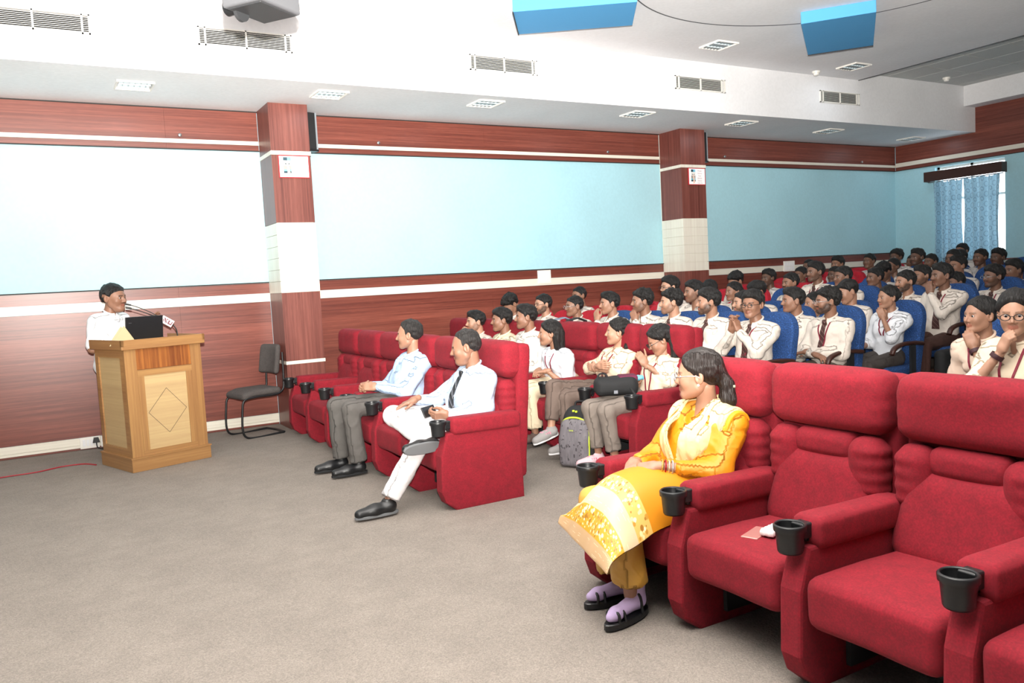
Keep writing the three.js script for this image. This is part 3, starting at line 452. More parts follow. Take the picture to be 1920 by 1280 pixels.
const head_ = (kind, bare) => {                                            // face towards +z, origin between the ears
  const f = kind === 'f', o = kind === 'o', w = f ? 0.94 : o ? 1.06 : 1;
  const soft = blend([ell(0, 0.036, -0.012, 0.077 * w, 0.088, 0.098), ell(0, -0.018, 0.028, 0.064 * w, 0.084, 0.064)], 0.035);
  const jaw = blend([cone([0.045 * w, -0.052, 0.006], [0.016 * w, -0.088, 0.066], 0.024, 0.019), cone([-0.045 * w, -0.052, 0.006], [-0.016 * w, -0.088, 0.066], 0.024, 0.019), ell(0, -0.09, 0.074, 0.019 * w, f ? 0.014 : 0.017, 0.017)], 0.02);
  const cheek = blend([ell(0.037 * w, -0.022, 0.062, 0.024 * (o ? 1.25 : 1), 0.027, 0.024), ell(-0.037 * w, -0.022, 0.062, 0.024 * (o ? 1.25 : 1), 0.027, 0.024)], 0.01);
  const brow = cone([-0.032, 0.022, 0.076], [0.032, 0.022, 0.076], f ? 0.009 : 0.013, f ? 0.009 : 0.013), nose = blend([cone([0, 0.014, 0.089], [0, -0.025, 0.109], 0.007, f ? 0.0095 : 0.0115), ell(0.011, -0.03, 0.096, 0.008, 0.007, 0.009), ell(-0.011, -0.03, 0.096, 0.008, 0.007, 0.009)], 0.008);
  const lips = blend([cone([-0.02, -0.0545, 0.083], [0, -0.0515, 0.0925], 0.0045, 0.0062), cone([0.02, -0.0545, 0.083], [0, -0.0515, 0.0925], 0.0045, 0.0062), cone([-0.016, -0.0605, 0.083], [0, -0.063, 0.0905], 0.004, 0.0072), cone([0.016, -0.0605, 0.083], [0, -0.063, 0.0905], 0.004, 0.0072)], 0.003);
  const ears = (x, y, z) => { const q = Math.abs(x); return Math.max(ell(0.079 * w, 0.0, -0.008, 0.012, 0.033, 0.021)(q - 0.25 * Math.max(0, -z), y, z), -ell(0.089 * w, 0.004, 0.0, 0.006, 0.02, 0.011)(q, y, z)); };
  return (x, y, z) => {
    let d = smin(soft(x, y, z), jaw(x, y, z), 0.03); d = smin(d, cheek(x, y, z), 0.025); d = smin(d, brow(x, y, z), 0.02); d = smax(d, -ell(0.031, 0.003, 0.097, 0.017, 0.011, 0.015)(Math.abs(x), y, z), 0.012);
    d = smin(d, nose(x, y, z), 0.012); d = smin(d, lips(x, y, z), 0.005); if (o) d = smin(d, ell(0, -0.098, 0.035, 0.04, 0.022, 0.035)(x, y, z), 0.03); return bare ? d : smin(d, ears(x, y, z), 0.008);
  };
};
function region(x, y, z) {
  const q = Math.abs(x);
  if (q < 0.024 && y < -0.047 && y > -0.069 && z > 0.08) return 1;
  if (q > 0.012 && q < 0.05 && Math.abs(y - (0.0245 - 2.5 * (q - 0.03) ** 2)) < 0.0042 && z > 0.05) return 2;
  if (q < 0.03 && y < -0.035 && y > -0.0475 && z > 0.075) return 4;
  if (q > 0.015 && q < 0.047 && Math.abs(y - 0.003) < 0.0035 && z > 0.06) return 5;
  return 0;
}
const headCache = new Map();
function headGeo(kind, c) { const k = kind + c; if (!headCache.has(k)) headCache.set(k, meshSDF(head_(kind), [-0.105, -0.135, -0.125], [0.105, 0.14, 0.13], c)); return headCache.get(k); }
function paintHead(g, tone, { beard = 0, moustache = 0, lip, f } = {}) {
  const p = g.attributes.position, col = new Float32Array(p.count * 3), ink = [0.018, 0.012, 0.01], L = lip ?? [tone[0] * 0.82, tone[1] * 0.5, tone[2] * 0.5];
  for (let i = 0; i < p.count; i++) {
    const x = p.getX(i), y = p.getY(i), z = p.getZ(i), r = region(x, y, z), n = 1 + 0.05 * noise3(x * 60, y * 60, z * 60); let c = tone.map((t) => t * n);
    const mix = (b, t) => c = c.map((v, k) => v + (b[k] - v) * t);
    if (r === 1) mix(L, 0.8); else if (r === 2) mix(ink, f ? 0.5 : 0.9); else if (r === 4) mix(ink, Math.max(moustache, beard * 0.9)); else if (r === 5) mix(ink, 0.55);
    if (beard && r !== 1) { const qq = Math.abs(x), wgt = Math.max(sstep(-0.038, -0.062, y) * sstep(-0.012, 0.02, z), sstep(0.036, 0.056, qq) * sstep(0.004, -0.025, y) * sstep(-0.014, 0.002, z) * sstep(0.075, 0.035, z + 0.5 * (y + 0.03))); mix(ink, wgt * beard * (0.9 + 0.2 * noise3(x * 90, y * 90, z * 90))); }
    col.set(c, i * 3);
  }
  const o = g.clone(); o.setAttribute('color', new THREE.BufferAttribute(col, 3)); return o;
}
// hair in head space
const hairLine = [[-0.13, -0.075], [-0.09, -0.065], [-0.05, -0.04], [-0.022, -0.012], [0.0, 0.012], [0.018, -0.012], [0.03, 0.0], [0.042, 0.035], [0.065, 0.052], [0.085, 0.063], [0.12, 0.07]];
function lineAt(z, L) { if (z <= L[0][0]) return L[0][1]; for (let i = 1; i < L.length; i++) if (z <= L[i][0]) { const t = (z - L[i - 1][0]) / (L[i][0] - L[i - 1][0]); return L[i - 1][1] + (L[i][1] - L[i - 1][1]) * t; } return L[L.length - 1][1]; }
const womanLine = [[-0.13, -0.085], [-0.06, -0.06], [-0.03, -0.03], [0.01, -0.005], [0.03, 0.012], [0.045, 0.038], [0.065, 0.056], [0.085, 0.067], [0.12, 0.075]];
const styles = {
  short: { t: 0.009 }, crew: { t: 0.004 }, thick: { t: 0.015, add: [[ell, 0, 0.095, 0.02, 0.06, 0.042, 0.07]] }, quiff: { t: 0.011, add: [[ell, 0, 0.105, 0.045, 0.05, 0.032, 0.045]] }, wavy: { t: 0.016, rough: 1.8, add: [[ell, 0, 0.08, -0.02, 0.082, 0.055, 0.09]] },
  recede: { t: 0.008, line: [[-0.13, -0.07], [-0.06, -0.05], [-0.022, -0.012], [0.0, 0.012], [0.018, -0.012], [0.03, 0.01], [0.036, 0.06], [0.055, 0.088], [0.085, 0.098], [0.12, 0.1]] },
  parted: { t: 0.012, line: [[-0.13, -0.07], [-0.06, -0.05], [-0.022, -0.012], [0.0, 0.012], [0.018, -0.012], [0.03, 0.01], [0.036, 0.05], [0.06, 0.08], [0.085, 0.09], [0.12, 0.095]] },
  tied: { t: 0.008, woman: 1, add: [[ell, 0, 0.03, -0.115, 0.035, 0.035, 0.03]] },
  lowbun: { t: 0.009, woman: 1, add: [[cone, [0, 0.0, -0.105], [0, -0.045, -0.128], 0.03, 0.03], [cone, [0, -0.05, -0.13], [0.0, -0.115, -0.13], 0.038, 0.043], [cone, [0, -0.115, -0.13], [0, -0.15, -0.12], 0.043, 0.028]] },
  bob: { t: 0.012, woman: 1, add: [[cone, [0, 0.0, -0.085], [0.0, -0.13, -0.09], 0.06, 0.05], [cone, [0.055, -0.02, -0.05], [0.05, -0.13, -0.06], 0.035, 0.03], [cone, [-0.055, -0.02, -0.05], [-0.05, -0.13, -0.06], 0.035, 0.03]] },
  pony: { t: 0.009, woman: 1, rough: 2.2, add: [[cone, [0, 0.03, -0.1], [0.04, -0.02, -0.115], 0.03, 0.034], [cone, [0.04, -0.02, -0.115], [0.075, -0.12, -0.085], 0.034, 0.032], [cone, [0.075, -0.12, -0.085], [0.1, -0.22, -0.05], 0.03, 0.014]] },
  long: { t: 0.012, woman: 1, rough: 1.6, add: [[cone, [0.03, 0.05, -0.085], [0.075, -0.08, -0.075], 0.036, 0.034], [cone, [0.075, -0.08, -0.075], [0.105, -0.22, 0.0], 0.034, 0.032], [cone, [0.105, -0.22, 0.0], [0.11, -0.37, 0.035], 0.032, 0.014], [cone, [0, 0.0, -0.08], [0.02, -0.16, -0.1], 0.05, 0.03]] },
};
function lineX(x, z, L, woman) { const q = Math.abs(x), fr = sstep(0.015, 0.05, z); return lineAt(z + 0.15 * q, L) + fr * (woman ? 0.012 - 0.55 * Math.max(0, q - 0.012) : 0.004 - 0.2 * Math.max(0, q - 0.03)); }
const hairCache = new Map();
function hairGeo(style, c) {
  const k = style + c; if (hairCache.has(k)) return hairCache.get(k);
  const s = styles[style], L = s.line ?? (s.woman ? womanLine : hairLine), extra = (s.add ?? []).map(([fn, ...a]) => fn(...a)), rough = s.rough ?? 1, long = extra.length && s.woman;
  const skull = head_(s.woman ? 'f' : 'm', true), vol = s.woman || !extra.length ? null : blend(extra, 0.02), core = ell(0, 0.036, -0.012, 0.077, 0.088, 0.098);
  const cap = (x, y, z) => { const far = core(x, y, z); if (far > 0.06) return far - 0.02; const ln = lineX(x, z, L, s.woman), tp = sstep(-0.004, 0.035, y - ln), top = s.woman ? 1 : 0.4 + 0.6 * sstep(0.015, 0.085, y); let d = skull(x, y, z) - 0.0028 - s.t * 1.15 * tp * top; if (vol) d = smin(d, vol(x, y, z), 0.03); return d; };
  const f = (x, y, z) => {
    const c0 = cap(x, y, z), n = c0 > 0.04 && !long ? 0 : (0.25 + 0.75 * sstep(0, 0.03, y - lineX(x, z, L, s.woman))) * ( rough * (s.woman ? 0.0025 : 0.0055) * noise3(x * 42, y * 34, z * 42) + rough * (s.woman ? 0.002 : 0.003) * noise3(x * 95, y * 60, z * 80) + (s.woman ? 0 : rough * 0.004 * noise3(x * 20 + 7, y * 20, z * 20)));
    let d = Math.max(c0 + n, (lineX(x, z, L, s.woman) - y) * 0.75 + (s.woman ? 0 : 0.5 * n));
    if (!s.woman) d = Math.max(d, 0.006 - Math.hypot(Math.max(0, Math.abs(x) - 0.06) * 0, y - 0.0, z + 0.004) + 0.014 - (Math.abs(x) > 0.06 ? 0 : 1));
    if (long) for (const e of extra) d = smin(d, e(x, y, z) + n * 0.8, 0.02);
    return d;
  };
  const g = meshSDF(f, long ? [-0.17, -0.42, -0.21] : [-0.12, -0.11, -0.15], [0.17, 0.165, 0.15], c); uvm(g); hairCache.set(k, g); return g;
}
const eyeGeo = (() => { const g = new THREE.SphereGeometry(0.0118, 14, 12).rotateX(Math.PI / 2), p = g.attributes.position, c = new Float32Array(p.count * 3); for (let i = 0; i < p.count; i++) { const z = p.getZ(i) / 0.0118; c.set(z > 0.86 ? [0.008, 0.006, 0.006] : z > 0.72 ? [0.035, 0.02, 0.014] : [0.5, 0.46, 0.44], i * 3); } g.setAttribute('color', new THREE.BufferAttribute(c, 3)); return g; })();
const eyeMat = new THREE.MeshStandardMaterial({ vertexColors: true, roughness: 0.2 });
function glassesGeo() {
  const parts = []; for (const s of [-1, 1]) { const r = new THREE.TorusGeometry(0.0205, 0.0022, 6, 24); r.scale(1.12, 0.82, 1); r.translate(s * 0.031, 0.0, 0.112); parts.push(r, tube([[s * 0.054, 0.004, 0.11], [s * 0.074, 0.006, 0.085], [s * 0.081, 0.006, 0.0], [s * 0.08, -0.012, -0.018]], 0.0022, 16, 5)); }
  parts.push(tube([[-0.009, 0.003, 0.113], [0, 0.006, 0.116], [0.009, 0.003, 0.113]], 0.002, 8, 5)); return merge(parts);
}
const glassGeo = glassesGeo();
// hands: wrist at origin, fingers along +y, palm towards +z, thumb on +x
const handCache = new Map();
function handGeo(pose, c) {
  const k = pose + c; if (handCache.has(k)) return handCache.get(k);
  const P = { flat: [0.12, 0.15, 0.2, 0.26, 0.25], relaxed: [0.4, 0.45, 0.5, 0.55, 0.35], curl: [1.0, 1.05, 1.1, 1.15, 0.6], fist: [1.45, 1.5, 1.5, 1.5, 0.9], hold: [0.85, 0.85, 0.9, 0.95, 0.3], thumbup: [1.45, 1.5, 1.5, 1.5, -1], point: [0.5, 1.0, 1.2, 1.3, 0.5] }[pose];
  const list = [rbox(0, 0.052, 0, 0.038, 0.047, 0.0135, 0.0135), cone([0, -0.02, 0], [0, 0.02, 0], 0.024, 0.026), cone([0.02, 0.02, 0.008], [0.028, 0.05, 0.01], 0.016, 0.013)], fing = [];
  const base = [[0.028, 0.094, 0.07], [0.0095, 0.1, 0.078], [-0.0095, 0.097, 0.072], [-0.0275, 0.088, 0.056]];
  base.forEach(([x, y, L], i) => { let a = P[i] * 0.55, p = [x, y, 0]; const seg = [0.45, 0.3, 0.25], r = [0.0092, 0.0084, 0.0076, 0.0066]; for (let s = 0; s < 3; s++) { const q = [p[0] + 0.03 * x, p[1] + Math.cos(a) * L * seg[s], p[2] + Math.sin(a) * L * seg[s]]; fing.push(cone(p, q, r[s], r[s + 1])); p = q; a += P[i] * 1.05; } });
  const t = P[4], th = t < 0 ? [[0.03, 0.035, 0.01], [0.05, 0.062, 0.012], [0.062, 0.094, 0.01], [0.068, 0.118, 0.006]] : [[0.03, 0.03, 0.01], [0.05, 0.055, 0.012 + 0.012 * t], [0.052 - 0.012 * t, 0.083, 0.018 + 0.025 * t], [0.046 - 0.03 * t, 0.104, 0.022 + 0.03 * t]];
  for (let i = 0; i < 3; i++) fing.push(cone(th[i], th[i + 1], 0.0125 - 0.0018 * i, 0.0108 - 0.0018 * i));
  const f = blend(list, 0.02), g = meshSDF((x, y, z) => { let d = f(x, y, z); for (const q of fing) d = smin(d, q(x, y, z), 0.006); return d; }, [-0.06, -0.055, -0.05], [0.085, 0.2, 0.1], c);
  handCache.set(k, g); return g;
}
const shoeCache = new Map();
function shoeGeo(kind) {
  if (shoeCache.has(kind)) return shoeCache.get(kind);
  const sn = kind === 'sneaker', up = blend([cone([0, 0.05, 0.0], [0, 0.042, 0.1], 0.043, 0.042), cone([0, 0.042, 0.1], [0, 0.034, 0.2], 0.043, 0.034), cone([0, 0.06, -0.01], [0, 0.1, 0.0], 0.04, 0.038)], 0.03);
  const upper = meshSDF((x, y, z) => Math.max(up(x * (1 + 0.3 * sstep(0.06, 0.1, y)), y, z) - (sn ? 0.004 : 0), 0.018 - y, y - 0.108), [-0.07, 0, -0.08], [0.07, 0.15, 0.27], 0.007);
  const sole = (z) => 0.042 - 0.008 * Math.cos((z - 0.02) * 22) * 0.5; const pts = []; for (let i = 0; i <= 24; i++) { const a = Math.PI * 2 * i / 24; pts.push([Math.sin(a) * (0.041 + 0.004 * Math.cos(a * 2)), 0.085 + Math.cos(a) * 0.148]); }
  const so = extrude(pts, sn ? 0.026 : 0.014, 0.003, 1).rotateX(Math.PI / 2).translate(0, sn ? 0.03 : 0.02, 0); if (!sn) { const h = rb(-0.036, 0, -0.058, 0.036, 0.02, 0.02, 0.004); }
  const r = { upper, sole: so }; shoeCache.set(kind, r); return r;
}
const tmpM = new THREE.Matrix4();
function basis(dir, normal) { const y = V(...dir).normalize(), z = V(...normal).addScaledVector(y, -V(...normal).dot(y)).normalize(), x = new THREE.Vector3().crossVectors(y, z); return new THREE.Matrix4().makeBasis(x, y, z); }
function elbowOf(S, W, l1, l2, pole) {
  const s = V(...S), w = V(...W), d = w.clone().sub(s), L = Math.min(d.length(), l1 + l2 - 0.005), u = d.clone().normalize(), a = (l1 * l1 - l2 * l2 + L * L) / (2 * L), h = Math.sqrt(Math.max(l1 * l1 - a * a, 0)), p = V(...pole); p.addScaledVector(u, -p.dot(u)).normalize();
  return s.addScaledVector(u, a).addScaledVector(p, h).toArray();
}
const lerp3 = (a, b, t) => a.map((v, i) => v + (b[i] - v) * t), add3 = (a, b) => a.map((v, i) => v + b[i]), sub3 = (a, b) => a.map((v, i) => v - b[i]);
function bounds(list, pad) { const lo = [1e9, 1e9, 1e9], hi = [-1e9, -1e9, -1e9]; for (const p of list) for (let i = 0; i < 3; i++) { lo[i] = Math.min(lo[i], p[i] - pad); hi[i] = Math.max(hi[i], p[i] + pad); } return [lo, hi]; }
function withColor(g, tone) { const n = g.attributes.position.count, c = new Float32Array(n * 3); for (let i = 0; i < n; i++) c.set(tone, i * 3); const q = g.clone(); q.deleteAttribute('uv'); q.setAttribute('color', new THREE.BufferAttribute(c, 3)); return q; }
function ribbon(points, widths, side, thick = 0.004) {                // strip along points, side = width direction
  const pos = [], idx = [], s = V(...side).normalize();
  points.forEach((p, i) => { const a = V(...points[Math.max(0, i - 1)]), b = V(...points[Math.min(points.length - 1, i + 1)]), t = b.sub(a).normalize(), n = new THREE.Vector3().crossVectors(s, t).normalize(), q = new THREE.Vector3().crossVectors(t, n).normalize(); for (const [u, v] of [[-1, 0], [1, 0], [1, 1], [-1, 1]]) { const w = V(...p).addScaledVector(q, u * widths[i] / 2).addScaledVector(n, v * thick); pos.push(w.x, w.y, w.z); } });
  const quad = (a, b, c, d) => idx.push(a, b, c, a, c, d), N = points.length;
  for (let i = 0; i < N - 1; i++) for (let k = 0; k < 4; k++) quad(4 * i + k, 4 * i + (k + 1) % 4, 4 * i + 4 + (k + 1) % 4, 4 * i + 4 + k);
  quad(0, 3, 2, 1); quad(4 * N - 4, 4 * N - 3, 4 * N - 2, 4 * N - 1);
  let g = new THREE.BufferGeometry(); g.setAttribute('position', new THREE.Float32BufferAttribute(pos, 3)); g.setIndex(idx); g = g.toNonIndexed(); g.computeVertexNormals(); return g;
}
const CELL = { body: [0.022, 0.016, 0.012], skin: [0.028, 0.022, 0.017], leg: [0.03, 0.02, 0.013], head: [0.0095, 0.0064, 0.0045], hair: [0.0095, 0.007, 0.0055], hand: [0.0095, 0.0068, 0.0048] };
function person(o) {
  const q = o.q ?? 0, P = thing('person', o.label, 'person', o.group, o.at, o.turn ?? FACE), tone = SKIN[o.skin ?? 'mid'], F = !!o.f, w = o.w ?? (F ? 0.86 : 1), hs = o.hs ?? (F ? 0.96 : 1);
  const R = new THREE.Matrix4().makeRotationFromEuler(new THREE.Euler(o.look?.[1] ?? 0, o.look?.[0] ?? 0, o.look?.[2] ?? 0, 'YXZ')), hp = (x, y, z) => add3(V(x * hs, y * hs, z * hs).applyMatrix4(R).toArray(), o.C);
  const H = o.H, C = o.C, N = o.N ?? add3(C, [0, -0.165 * hs, -0.035]), up = V(...sub3(N, H)).normalize().toArray(), Ch = add3(lerp3(H, N, 0.66), [0, 0, 0.012]);
  const sx = V(o.twist ? Math.cos(o.twist) : 1, 0, o.twist ? -Math.sin(o.twist) : 0).toArray(), off = (p, x, y, z) => [p[0] + sx[0] * x, p[1] + y, p[2] + sx[2] * x + z], sw = (F ? 0.155 : 0.178) * (o.sw ?? 1);
  const S = { l: off(N, sw, -0.055, -0.005), r: off(N, -sw, -0.055, -0.005) }, arms = {};
  for (const k of ['l', 'r']) { const a = o[k + 'h'], sg = k === 'l' ? 1 : -1; arms[k] = { S: S[k], W: a.p, E: a.e ?? elbowOf(S[k], a.p, 0.285 * (F ? 0.93 : 1), 0.25 * (F ? 0.93 : 1), a.pole ?? [sg * 0.45, -0.8, -0.45]) }; }
  const cb = CELL.body[q];
  // clothes: shirt
  const slv = o.sleeve ?? 2, tor = [], pts = [H, N, S.l, S.r], rb_ = (F ? 0.098 : 0.104) * w, rc = (F ? 0.098 : 0.108) * (0.5 + 0.5 * w), belly = o.belly ?? 0;
  for (const s of [-1, 1]) tor.push(cone(off(H, s * 0.062 * w, o.hem ?? -0.01, 0.01), off(lerp3(H, N, 0.35), s * 0.052 * w, 0, 0.012 + belly * 0.5), rb_ + 0.012 + belly * 0.3, rb_ + belly * 0.5), cone(off(lerp3(H, N, 0.35), s * 0.052 * w, 0, 0.012 + belly * 0.5), off(Ch, s * 0.064, 0.03, 0), rb_ + belly * 0.5, rc));
  tor.push(cone(off(N, sw * 0.86, -0.062, 0), off(N, -sw * 0.86, -0.062, 0), 0.064, 0.064), cone(off(N, 0.1, -0.045, -0.01), off(N, -0.1, -0.045, -0.01), 0.066, 0.066), cone(off(N, 0, -0.04, -0.006), off(N, 0, -0.012, -0.004), 0.074, 0.057));
  if (F) for (const s of [-1, 1]) tor.push(ell(...off(Ch, s * 0.055, -0.01, 0.072), 0.05, 0.055, 0.045));
  const chestF = blend(tor.slice(), 0.045);
  for (const k of ['l', 'r']) {
    const a = arms[k], t1 = Math.min(slv, 1), e1 = lerp3(a.S, a.E, t1); tor.push(cone(a.S, e1, 0.061 * (0.4 + 0.6 * w), (0.061 - 0.012 * t1) * (0.4 + 0.6 * w) + (slv <= 1 ? 0.006 : 0)));
    pts.push(e1); if (slv > 1) { const e2 = lerp3(a.E, a.W, (slv - 1) * 0.97); tor.push(cone(a.E, e2, 0.05, slv > 1.6 ? 0.036 : 0.042)); pts.push(e2); }
  }
  const vee = ell(N[0], N[1] - 0.012, N[2] + 0.095, 0.026, 0.05, 0.06), tf = blend(tor, 0.045), wr = (x, y, z) => 0.004 * noise3(x * 13, y * 15 + 3, z * 13) + 0.011 * Math.pow(1 - Math.abs(noise3(x * 9 + y * 5, y * 11 - x * 4, z * 9 + 4)), 4) - 0.004, shirtF = (x, y, z) => { const d = tf(x, y, z); return Math.abs(d) > 0.03 ? d : smax(d + wr(x, y, z), -vee(x, y, z), 0.008); };
  const [l1, h1] = bounds(pts, 0.2 + belly), sg = meshSDF(shirtF, l1, h1, cb); const shirt = add(P, o.shirtName ?? 'shirt', uvm(sg), o.shirtMat ?? cloth(o.shirt ?? 0xf1e9dd));
  const surf = (x, y, from = 0.45) => { let z = from + H[2]; for (let i = 0; i < 40; i++) { const d = chestF(x, y, z) + wr(x, y, z); if (d < 0.002) break; z -= Math.max(d * 0.8, 0.002); } return z; };
  if (q > 0 && !o.noCollar) {                                         // shirt collar
    const nc = lerp3(N, C, 0.2), ring = []; for (let i = 0; i <= 14; i++) { const a = 0.32 + (Math.PI * 2 - 0.64) * i / 14; ring.push([nc[0] + Math.sin(a) * 0.062, nc[1] + 0.002 - 0.034 * Math.cos(a) * 0.9, nc[2] + 0.004 + Math.cos(a) * 0.064]); }
    const cg = tube(ring, 0.0085, 28, 8), pc = []; for (const s of [-1, 1]) { const a = [nc[0] + s * 0.018, nc[1] - 0.022, nc[2] + 0.066], y2 = nc[1] - 0.075, b = [nc[0] + s * 0.05, y2, surf(nc[0] + s * 0.05, y2) + 0.004], c2 = [nc[0] + s * 0.058, nc[1] - 0.012, nc[2] + 0.04]; pc.push(ribbon([lerp3(a, c2, 0.5), lerp3(lerp3(a, c2, 0.5), b, 0.5), b], [0.05, 0.044, 0.012], sub3(c2, a), 0.006)); }
    add(shirt, 'collar', merge([cg, ...pc]), o.shirtMat ?? cloth(o.shirt ?? 0xf1e9dd));
  }
  // legs
  const legs = {}; for (const k of ['l', 'r']) { const s = k === 'l' ? 1 : -1; legs[k] = { H: off(H, s * 0.085, -0.01, 0.0), K: o[k + 'k'], A: o[k + 'a'] }; }
  if (o.lk) {
    const tl = [cone(off(H, 0.07, 0.0, -0.01), off(H, -0.07, 0.0, -0.01), 0.11 * (0.4 + 0.6 * w), 0.11 * (0.4 + 0.6 * w))], tp = [H]; const hemR = o.hemR ?? 0.06;
    for (const k of ['l', 'r']) { const g = legs[k]; tl.push(cone(g.H, g.K, 0.088 * (0.4 + 0.6 * w), 0.066), (() => { const E = lerp3(g.K, g.A, o.cuff ?? 0.94), c2 = cone(g.K, add3(E, sub3(g.A, g.K).map((v) => v * 0.2)), 0.066, hemR), dd = V(...sub3(g.A, g.K)).normalize(); return (x, y, z) => Math.max(c2(x, y, z), (x - E[0]) * dd.x + (y - E[1]) * dd.y + (z - E[2]) * dd.z); })()); tp.push(g.K, g.A); }
    const lf = blend(tl, 0.022), [l2, h2] = bounds(tp, 0.16); add(P, 'trousers', uvm(meshSDF((x, y, z) => { const d = lf(x, y, z); return Math.abs(d) > 0.03 ? d : d + 0.0055 * noise3(x * 13, y * 11, z * 13) + 0.0035 * noise3(x * 34, y * 26, z * 34); }, l2, h2, CELL.leg[q])), o.trouserMat ?? cloth(o.trousers ?? 0x4b423e));
  }
  // skin: trunk, arms, legs in one field; finer head and hands joined to it
  const bl = [cone(N, hp(0, -0.05, -0.028), 0.054 * (F ? 0.86 : 1) * (o.neck ?? 1), 0.052 * (F ? 0.86 : 1) * (o.neck ?? 1)), cone(H, N, 0.07, 0.06), cone(off(N, sw * 0.8, -0.06, 0), off(N, -sw * 0.8, -0.06, 0), 0.04, 0.04)], bp = [H, N, C];
  for (const k of ['l', 'r']) { const a = arms[k]; bl.push(cone(a.S, a.E, 0.042 * (F ? 0.88 : 1), 0.036 * (F ? 0.88 : 1)), cone(a.E, a.W, 0.037 * (F ? 0.88 : 1), 0.024 * (F ? 0.9 : 1))); bp.push(a.E, a.W); if (o.lk) { const g = legs[k]; bl.push(cone(g.H, g.K, 0.06, 0.045), cone(g.K, g.A, 0.045, 0.032)); bp.push(g.K, g.A); } }
  const bf = blend(bl, 0.02), [l3, h3] = bounds(bp, 0.1), geos = [withColor(meshSDF(bf, l3, h3, CELL.skin[q]), tone)];
  const hg = paintHead(headGeo(o.kind ?? (F ? 'f' : 'm'), CELL.head[q]), tone, o); hg.applyMatrix4(tmpM.makeScale(hs, hs, hs)); hg.applyMatrix4(R); hg.translate(...C); geos.push(hg);
  for (const k of ['l', 'r']) { const a = o[k + 'h']; if (a.hide) continue; const g = withColor(handGeo(a.pose ?? 'relaxed', CELL.hand[q]), tone); const hsz = (F ? 0.9 : 1) * (a.size ?? 1); g.scale(k === 'l' ? -hsz : hsz, hsz, hsz); if (k === 'l') { const ix = g.index.array; for (let i = 0; i < ix.length; i += 3) { const t = ix[i]; ix[i] = ix[i + 1]; ix[i + 1] = t; } g.attributes.normal.needsUpdate = true; } g.applyMatrix4(basis(a.dir ?? sub3(a.p, arms[k].E), a.n ?? [0, -1, 0])); g.translate(...a.p); g.computeVertexNormals(); geos.push(g); }
  add(P, 'body', mergeGeometries(geos.map((g) => { const n = g.clone(); n.deleteAttribute('uv'); return n; })), skinMat);
  // hair, eyes, glasses
  const place = (m) => { m.applyMatrix4(tmpM.makeScale(hs, hs, hs)); m.applyMatrix4(R); m.position.add(V(...C)); return m; };
  const hm = add(P, 'hair', hairGeo(o.hair ?? 'short', CELL.hair[q]), hairMats[o.hairCol ?? 'black']); place(hm);
  for (const s of [-1, 1]) { const e = add(P, 'eye', eyeGeo, eyeMat); e.position.set(s * 0.031, 0.003, 0.0768); e.rotation.y = o.gaze ?? 0; e.updateMatrix(); place(e); }
  if (o.glasses) { const g = add(P, 'glasses', glassGeo, o.glasses === 'silver' ? M.steel : M.black); place(g); }
  // tie and lanyard lie on the shirt front
  const chestPath = (x0, y0, x1, y1, n) => { const a = []; for (let i = 0; i <= n; i++) { const t = i / n, x = x0 + (x1 - x0) * t, y = y0 + (y1 - y0) * t; a.push([x, y, surf(x, y) + 0.007]); } return a; };
  if (o.tie) { const y0 = N[1] + 0.0, y1 = o.tieEnd ?? H[1] + 0.1, pth = chestPath(N[0], y0 - 0.02, H[0] * 0.6 + N[0] * 0.4 + (o.tieX ?? 0), y1, 12), tg = ribbon(pth, pth.map((_, i) => 0.036 + 0.045 * i / 12), [1, 0, 0], 0.006), kn = rb(-0.02, -0.025, -0.012, 0.02, 0.018, 0.012, 0.01).translate(N[0], y0 - 0.012, surf(N[0], y0 - 0.012) + 0.012); const t = add(shirt, 'tie', uvm(tg), o.tieMat ?? cloth(o.tie, 0.7)); add(t, 'knot', kn, o.tieMat ?? cloth(o.tie, 0.7)); }
  if (o.lanyard) { const y0 = N[1] - 0.015, y1 = N[1] - (o.lanLen ?? 0.26), m = cloth(o.lanyard, 0.6); for (const s of [-1, 1]) add(shirt, 'lanyard', ribbon(chestPath(N[0] + s * 0.06, y0, N[0] + s * 0.012, y1, 9), Array(10).fill(0.012), [1, 0, 0], 0.003), m); }
  // shoes
  if (o.shoe) for (const k of ['l', 'r']) {
    const A = o[k + 'a'], sh = shoeGeo(o.shoe), g = new THREE.Group(), dir = o[k + 'toe'] ?? [0, 0, 1], nn = o[k + 'sole'] ?? [0, 1, 0], z = V(...dir).normalize(), y = V(...nn).addScaledVector(z, -V(...nn).dot(z)).normalize(), x = new THREE.Vector3().crossVectors(y, z);
    const m = new THREE.Matrix4().makeBasis(x, y, z), sc = (F ? 0.88 : 1); m.scale(V(sc, sc, sc)); const at = V(...A).addScaledVector(y, -(o.ankleUp ?? 0.09) * sc); m.setPosition(at);
    const u = add(P, 'shoe', sh.upper, o.shoeMat ?? M.black); u.applyMatrix4(m); add(u, 'sole', sh.sole, o.soleMat ?? M.blackMatte);
    if (o.shoe === 'sneaker') { const st = []; for (let i = 0; i < 3; i++) st.push(rb(-0.046, 0.035, 0.05 + i * 0.022, -0.043 + 0.09, 0.075, 0.06 + i * 0.022, 0.002)); add(u, 'stripe', merge([rb(-0.02, 0.07, 0.06, 0.02, 0.092, 0.13, 0.006), ...st]), o.stripe ?? M.white); }
  }
  P.userData.parts = undefined; delete P.userData.parts; P.userData.surf = undefined; delete P.userData.surf; return { P, surf, arms, shirt };
}
